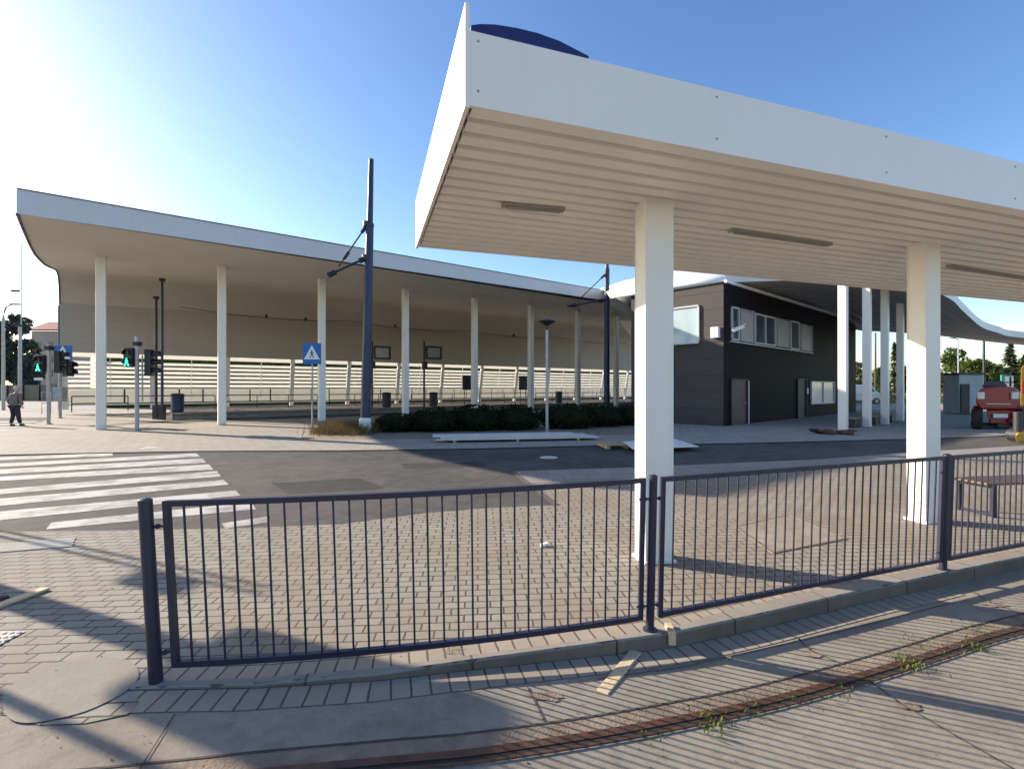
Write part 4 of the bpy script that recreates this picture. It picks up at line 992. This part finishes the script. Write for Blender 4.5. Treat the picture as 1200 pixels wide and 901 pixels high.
# ------------------------------------------------------------------ signs and signals
def ped_sign(c, wd_, ax, t, hgt=None):
    hgt = hgt or wd_*1.17; ax = V(ax).normalized(); nrm = V((ax.y, -ax.x, 0)); Z = V((0, 0, 1))
    pn = MB().box(c, (wd_, .03, hgt), ax).build('sign_panel', M['signblue'], t, bevel=.008)
    o = c+nrm*.018+Z*hgt*.03; s_ = wd_*.43
    MB().prism([o+ax*-s_-Z*s_*.82, o+ax*s_-Z*s_*.82, o+Z*s_*1.0], nrm*.004).build('triangle', M['signwhite'], pn)
    o2 = o+nrm*.006-Z*s_*.12; m = MB(); q = s_*.9
    m.prism([o2+ax*math.cos(k*.785)*q*.1+Z*(q*.5+math.sin(k*.785)*q*.1) for k in range(8)], nrm*.004)
    for pp in (((-.08, .36), (.1, .36), (.1, -.05), (-.08, -.05)), ((-.08, -.03), (.04, -.03), (-.2, -.62), (-.3, -.58)), ((.0, -.03), (.11, -.03), (.3, -.6), (.19, -.62)), ((-.07, .34), (-.02, .28), (-.24, .02), (-.3, .08)), ((.08, .34), (.06, .24), (.26, .05), (.31, .11))):
        m.prism([o2+ax*a*q+Z*b*q for a, b in pp], nrm*.004)
    m.build('walker_symbol', M['black'], pn)
b = G(366, 503.6); sg = thing('crossing_sign', 'blue pedestrian crossing sign on a thin pole in front of the third hall column', 'road sign', b, 'pedestrian crossing signs')
MB().tube(b, b+V((0, 0, 3.6)), .035, None, 10).build('pole', M['steel'], sg, True)
ped_sign(AT(366.3, 414.5, b.y)-V((0, .06, 0)), 21/F*b.y, (1, .05, 0), sg)
def head(c, nrm, n, t, lit=None, sz=.3, name='signal_head', off='lensoff'):
    nrm = V(nrm).normalized(); ax = V((-nrm.y, nrm.x, 0)); Z = V((0, 0, 1)); h = sz*n
    hd_ = MB().box(c, (sz*1.05, sz*.7, h+.06), ax).build(name, M['black'], t, bevel=.02)
    for k in range(n):
        q = c+Z*(h/2-sz*(k+.5))+nrm*sz*.36; lens = MB(); 
        lens.prism([q+ax*math.cos(a*math.pi/8)*sz*.36+Z*math.sin(a*math.pi/8)*sz*.36 for a in range(16)], nrm*.012); lens.build('lens', M['black'] if lit == k else M[off], hd_)
        if lit == k:            # green walking figure
            g = MB(); o = q+nrm*.02
            for pp in (((-.1, .16), (.1, .16), (.12, -.04), (-.12, -.04)), ((-.1, -.05), (.0, -.05), (-.12, -.3), (-.22, -.28)), ((.0, -.05), (.1, -.05), (.2, -.28), (.1, -.3)), ((-.07, .18), (.07, .18), (.07, .3), (-.07, .3))):
                g.prism([o+ax*a*sz*1.5+Z*b*sz*1.5 for a, b in pp], nrm*.006)
            g.build('green_figure', M['green'], hd_)
        vs = MB(); rw = [[q+ax*math.cos(a)*sz*.42+Z*math.sin(a)*sz*.42+nrm*dp for a in [(-.15+k2*.143)*math.pi for k2 in range(10)]] for dp in (0, sz*(.3 if lit is not None else .75))]
        vs.grid(rw).build('visor', M['black'], hd_, True, solid=.012)
    return hd_
def signal(px, ytop, lab, t_=None):
    b = G(*px); t = thing('traffic_signal', lab, 'traffic light', b, 'traffic signal poles at the crossing')
    MB().tube(b, AT(px[0], ytop, b.y), .075, .07, 12).build('pole', M['steel'], t, True); MB().lathe(b, [(.14, 0), (.14, .03), (.08, .05)], 12).build('base_flange', M['steel'], t); return t, b
t, b = signal((160.5, 505), 394, 'traffic signal pole with lit green walking figure beside the first hall column')
head(AT(152.3, 419, b.y), (-.12, -1, 0), 2, t, 1, .36); head(AT(173, 425, b.y)+V((0, .1, 0)), (1, .25, 0), 3, t, None, .34)
MB().box(AT(161, 403, b.y), (.22, .22, .16)).build('detector', M['black'], t)
MB().tube(AT(163.5, 416, b.y)+V((0, .15, 0)), flat(AT(163.5, 460, b.y)+V((0, .15, 0)), 1.2), .03, None, 8).build('side_tube', M['steel'], t)
t, b = signal((57, 497), 403, 'traffic signal pole with lit green figure at the far left crossing')
head(AT(48.5, 426, b.y), (-.1, -1, 0), 2, t, 1, .38); head(AT(66, 424, b.y)+V((0, .15, 0)), (1, .2, 0), 3, t, None, .34)
MB().box(AT(57.5, 408, b.y), (.26, .26, .2)).build('detector', M['black'], t)
MB().box(AT(45, 444, b.y), (.34, .1, .12)).build('street_plate', M['plate'], t)
MB().box(AT(58, 462, b.y)+V((.3, .2, 0)), (.5, .3, .7)).build('control_box', M['steel'], t)
t, b = signal((70.5, 490), 420, 'rear traffic signal pole with blue crossing sign at the far left')
head(AT(80, 432, b.y), (1, -.15, 0), 2, t, None, .42); ped_sign(AT(76, 414.5, b.y)-V((0, .12, 0)), 20/F*b.y, (1, .1, 0), t, 19/F*b.y)
# barrier frame by the left signals
b0_ = G(49, 485); br_ = thing('barrier_frame', 'small grey tubular barrier behind the far left signal poles', 'barrier', b0_)
MB().sweep([b0_, b0_+V((0, 0, 1.5)), b0_+V((.5, .1, 1.5)), b0_+V((.5, .1, 0))], .03, 8).build('frame', M['steel'], br_); MB().tube(b0_+V((0, 0, .75)), b0_+V((.5, .1, .75)), .025, None, 8).build('crossbar', M['steel'], br_)

# ------------------------------------------------------------------ left background
tree(18, 88, 470, 356, 26, 'ivy', 'tall dark ivy green tree at the left photo edge', dens=1., lsz=.42)
tree(-12, 84, 470, 368, 22, 'ivy', 'dark tree cut by the left photo edge', dens=.9, lsz=.42)
tree(36, 80, 470, 412, 14, 'ivy', 'lower dark tree in front of the beige house at left', dens=.8, lsz=.35)
p = AT(52, HZ, 100); p.z = 0; hs = thing('beige_house', 'beige house with red roof behind the far left signals', 'house', p)
hw = 30/F*100; hh = AT(52, 388, 100).z
MB().box(p+V((0, 4, hh/2)), (hw, 8, hh)).build('wall', M['render'], hs)
MB().prism([p+V((-hw/2-.4, -.4, hh)), p+V((hw/2+.4, -.4, hh)), p+V((hw/2+.4, 4, hh+2.2)), p+V((-hw/2-.4, 4, hh+2.2))], (0, 0, .3)).build('roof', M['roofred'], hs)
for k in range(2):
    for j in range(4): MB().box(p+V((-1.4+k*2.6, -.03, 2+j*2.9)), (1.1, .08, 1.4)).build('window', M['glass'], hs)
MB().box(p+V((1.2, 3, hh+2.6)), (.8, .8, 1.8)).build('chimney', M['roofred'], hs)
p = AT(38, HZ, 76); p.z = 0; cr_ = thing('parked_car', 'dark blue parked car far behind the person at left', 'car', p)
MB().prism([p+V((a, 0, b)) for a, b in ((-2.1, .3), (-2.1, .85), (-1.5, .95), (-.8, 1.45), (.7, 1.45), (1.4, .95), (2.1, .8), (2.1, .3))], (0, 1.7, 0)).build('body', M['carblue'], cr_, bevel=.08)
MB().prism([p+V((a, -.02, b)) for a, b in ((-1.25, .97), (-.75, 1.36), (.65, 1.36), (1.1, .97))], (0, .03, 0)).build('window', M['glass'], cr_)
for a in (-1.3, 1.3): wo = MB().tube(p+V((a, -.03, .32)), p+V((a, .2, .32)), .32, None, 16).build('wheel', M['rubber'], cr_, True); MB().tube(p+V((a, -.05, .32)), p+V((a, 0, .32)), .18, None, 12).build('rim', M['steel'], wo)
for x, Y, yt_, lab, arm in ((4, 38, 372, 'pale curved street lamp at the left photo edge', 1), (23, 42, 383, 'straight grey pole right of the curved lamp at left', 0), (25, 70, 285, 'very tall thin mast rising above the dark tree at left', 2)):
    p = AT(x, HZ, Y); p.z = 0; tp = AT(x, yt_, Y); t = thing('lamp_post', lab, 'lamp post' if arm != 2 else 'mast', p)
    MB().tube(p, tp, .12 if arm != 2 else .09, .09 if arm != 2 else .05, 10).build('pole', M['steel'], t, True)
    if arm == 1: MB().sweep([tp, tp+V((.08, 0, .5)), tp+V((.35, -.1, .85)), tp+V((.9, -.2, 1.0))], .07, 8).build('arm', M['steel'], t, True); MB().box(tp+V((1.2, -.25, 1.0)), (.7, .25, .12)).build('lamp_head', M['steel'], t)
    if arm == 0: MB().box(tp+V((-.1, 0, .1)), (.5, .2, .14)).build('lamp_head', M['dark'], t)
    if arm == 2: MB().box(AT(18, 341, Y), (1.1, .3, .3)).build('floodlight', M['dark'], t)
# low wall / fence at the left background
a, b = AT(-60, HZ, 70), AT(66, HZ, 64); a.z = b.z = 0
t = thing('dark_fence', 'dark low fence in front of the trees at far left', 'fence', a); MB().bar(a+V((0, 0, 1.1)), b+V((0, 0, 1.1)), .08, 2.2).build('panel', M['dark'], t)
for k in range(8): MB().tube(lerp(a, b, k/7)-V((0, .1, 0)), lerp(a, b, k/7)+V((0, -.1, 2.3)), .06, None, 6).build('post', M['dark'], t)

# ------------------------------------------------------------------ person
def skin(name, pts, edges, rad, m, parent, sub=2):
    o0 = parent.location if parent else V((0, 0, 0))
    me = bpy.data.meshes.new(name); me.from_pydata([V(p)-o0 for p in pts], edges, []); me.materials.append(m)
    o = bpy.data.objects.new(name, me); C.objects.link(o); o.parent = parent
    sk = o.modifiers.new('skin', 'SKIN'); sk.use_smooth_shade = True
    for i, r in enumerate(rad): me.skin_vertices[0].data[i].radius = (r, r) if not isinstance(r, tuple) else r
    me.skin_vertices[0].data[0].use_root = True
    s2 = o.modifiers.new('sub', 'SUBSURF'); s2.levels = s2.render_levels = sub; return o
pp = G(17, 499.5); pe = thing('person', 'person in a grey brown jacket and dark trousers walking away on the left crossing', 'person', pp)
def Q(x, y, z): return pp+V((x, y, z))*1.02
body = [Q(0, 0, .95), Q(0, .02, 1.15), Q(0, .05, 1.38), Q(0, .08, 1.5), Q(0, .11, 1.6), Q(0, .12, 1.7), Q(-.2, .05, 1.42), Q(-.28, .0, 1.16), Q(-.27, .08, .92), Q(.2, .05, 1.42), Q(.28, .0, 1.16), Q(.27, .1, .92),
        Q(-.1, 0, .9), Q(-.12, .06, .5), Q(-.13, -.04, .09), Q(.1, 0, .9), Q(.13, .02, .5), Q(.14, .12, .09), Q(-.13, .1, .05), Q(.14, .26, .05)]
skin('body', body, [(0, 1), (1, 2), (2, 3), (3, 4), (4, 5), (2, 6), (6, 7), (7, 8), (2, 9), (9, 10), (10, 11), (0, 12), (12, 13), (13, 14), (0, 15), (15, 16), (16, 17), (14, 18), (17, 19)],
     [.13, .13, .14, .055, .085, .095, .05, .042, .03, .05, .042, .03, .075, .055, .04, .075, .055, .04, .035, .035], M['skin'], pe)
skin('jacket', [Q(0, 0, .9), Q(0, .01, 1.1), Q(0, .05, 1.36), Q(0, .07, 1.47), Q(-.2, .05, 1.41), Q(-.285, 0, 1.16), Q(-.275, .07, .97), Q(.2, .05, 1.41), Q(.285, 0, 1.16), Q(.275, .09, .97)],
     [(0, 1), (1, 2), (2, 3), (2, 4), (4, 5), (5, 6), (2, 7), (7, 8), (8, 9)], [(.2, .17), (.19, .165), (.2, .165), .075, .08, .07, .06, .08, .07, .06], M['jacket'], pe)
skin('trousers', [Q(0, 0, .93), Q(-.1, 0, .85), Q(-.12, .06, .5), Q(-.13, -.03, .12), Q(.1, 0, .85), Q(.13, .02, .5), Q(.14, .12, .12)], [(0, 1), (1, 2), (2, 3), (0, 4), (4, 5), (5, 6)], [.15, .105, .085, .075, .105, .085, .075], M['trous'], pe)
MB().ell(Q(0, .1, 1.71), (.105, .115, .11), 14, 9).build('hair', M['hair'], pe, True)
mb = MB()
for sx in (-1, 1):
    for k in range(5):
        a = Q(sx*.27+.012*(k-2), .09, .9); mb.sweep([a, a+V((0, .02, -.06)), a+V((0, .0, -.10 if k else -.05))], [.012, .01, .007], 6)
mb.build('fingers', M['skin'], pe, True)
mb = MB().ell(Q(0, .22, 1.64), (.02, .03, .03), 8, 6)
for sx in (-1, 1): mb.ell(Q(sx*.095, .12, 1.65), (.015, .03, .035), 8, 6)
mb.build('ears_and_nose', M['skin'], pe, True)
for x, y in ((-.13, .03), (.14, .19)): MB().ell(Q(x, y, .05), (.055, .14, .055), 12, 8).build('shoe', M['shoe'], pe, True)
MB().bar(Q(.225, .02, .8), Q(.225, .08, .2), .02, .02).build('side_stripe', M['redcloth'], pe)

# ------------------------------------------------------------------ street furniture left of the frame whose shadows fall into view
so = V((math.cos(AZ), -math.sin(AZ), 0))
def caster(tip_px, dist, lab, name, cat):
    g = G(*tip_px); b = g-so*dist; return thing(name, lab, cat, b), b, dist*math.tan(EL)
t, b, h = caster((312, 692), 9.5, 'tall double tube sign post left of the photo, throwing a thin shadow', 'sign_post', 'sign post')
for q in (-.07, .07): MB().tube(b+V((0, q, 0)), b+V((0, q, h)), .028, None, 10).build('pole', M['steel'], t, True)
MB().box(b+V((0, -.25, h-.45)), (.05, .34, .34)).build('small_sign', M['steel'], t, bevel=.02)
t, b, h = caster((520, 858), 8.2, 'tall pole mounted cabinet left of the photo, throwing the broad foreground shadow', 'pole_cabinet', 'cabinet')
MB().tube(b, b+V((0, 0, h)), .14, .12, 14).build('pole', M['mast'], t, True); sxx = V((-so.y, so.x, 0))
MB().box(b+V((0, 0, h-.35))-sxx*.05, (.35, .95, .8), so).build('cabinet_body', M['mast'], t, bevel=.12)
t, b, h = caster((200, 908), 5.6, 'slim marker pole left of the photo, throwing a narrow shadow', 'marker_pole', 'pole')
MB().tube(b, b+V((0, 0, h)), .04, None, 10).build('shaft', M['steel'], t, True)
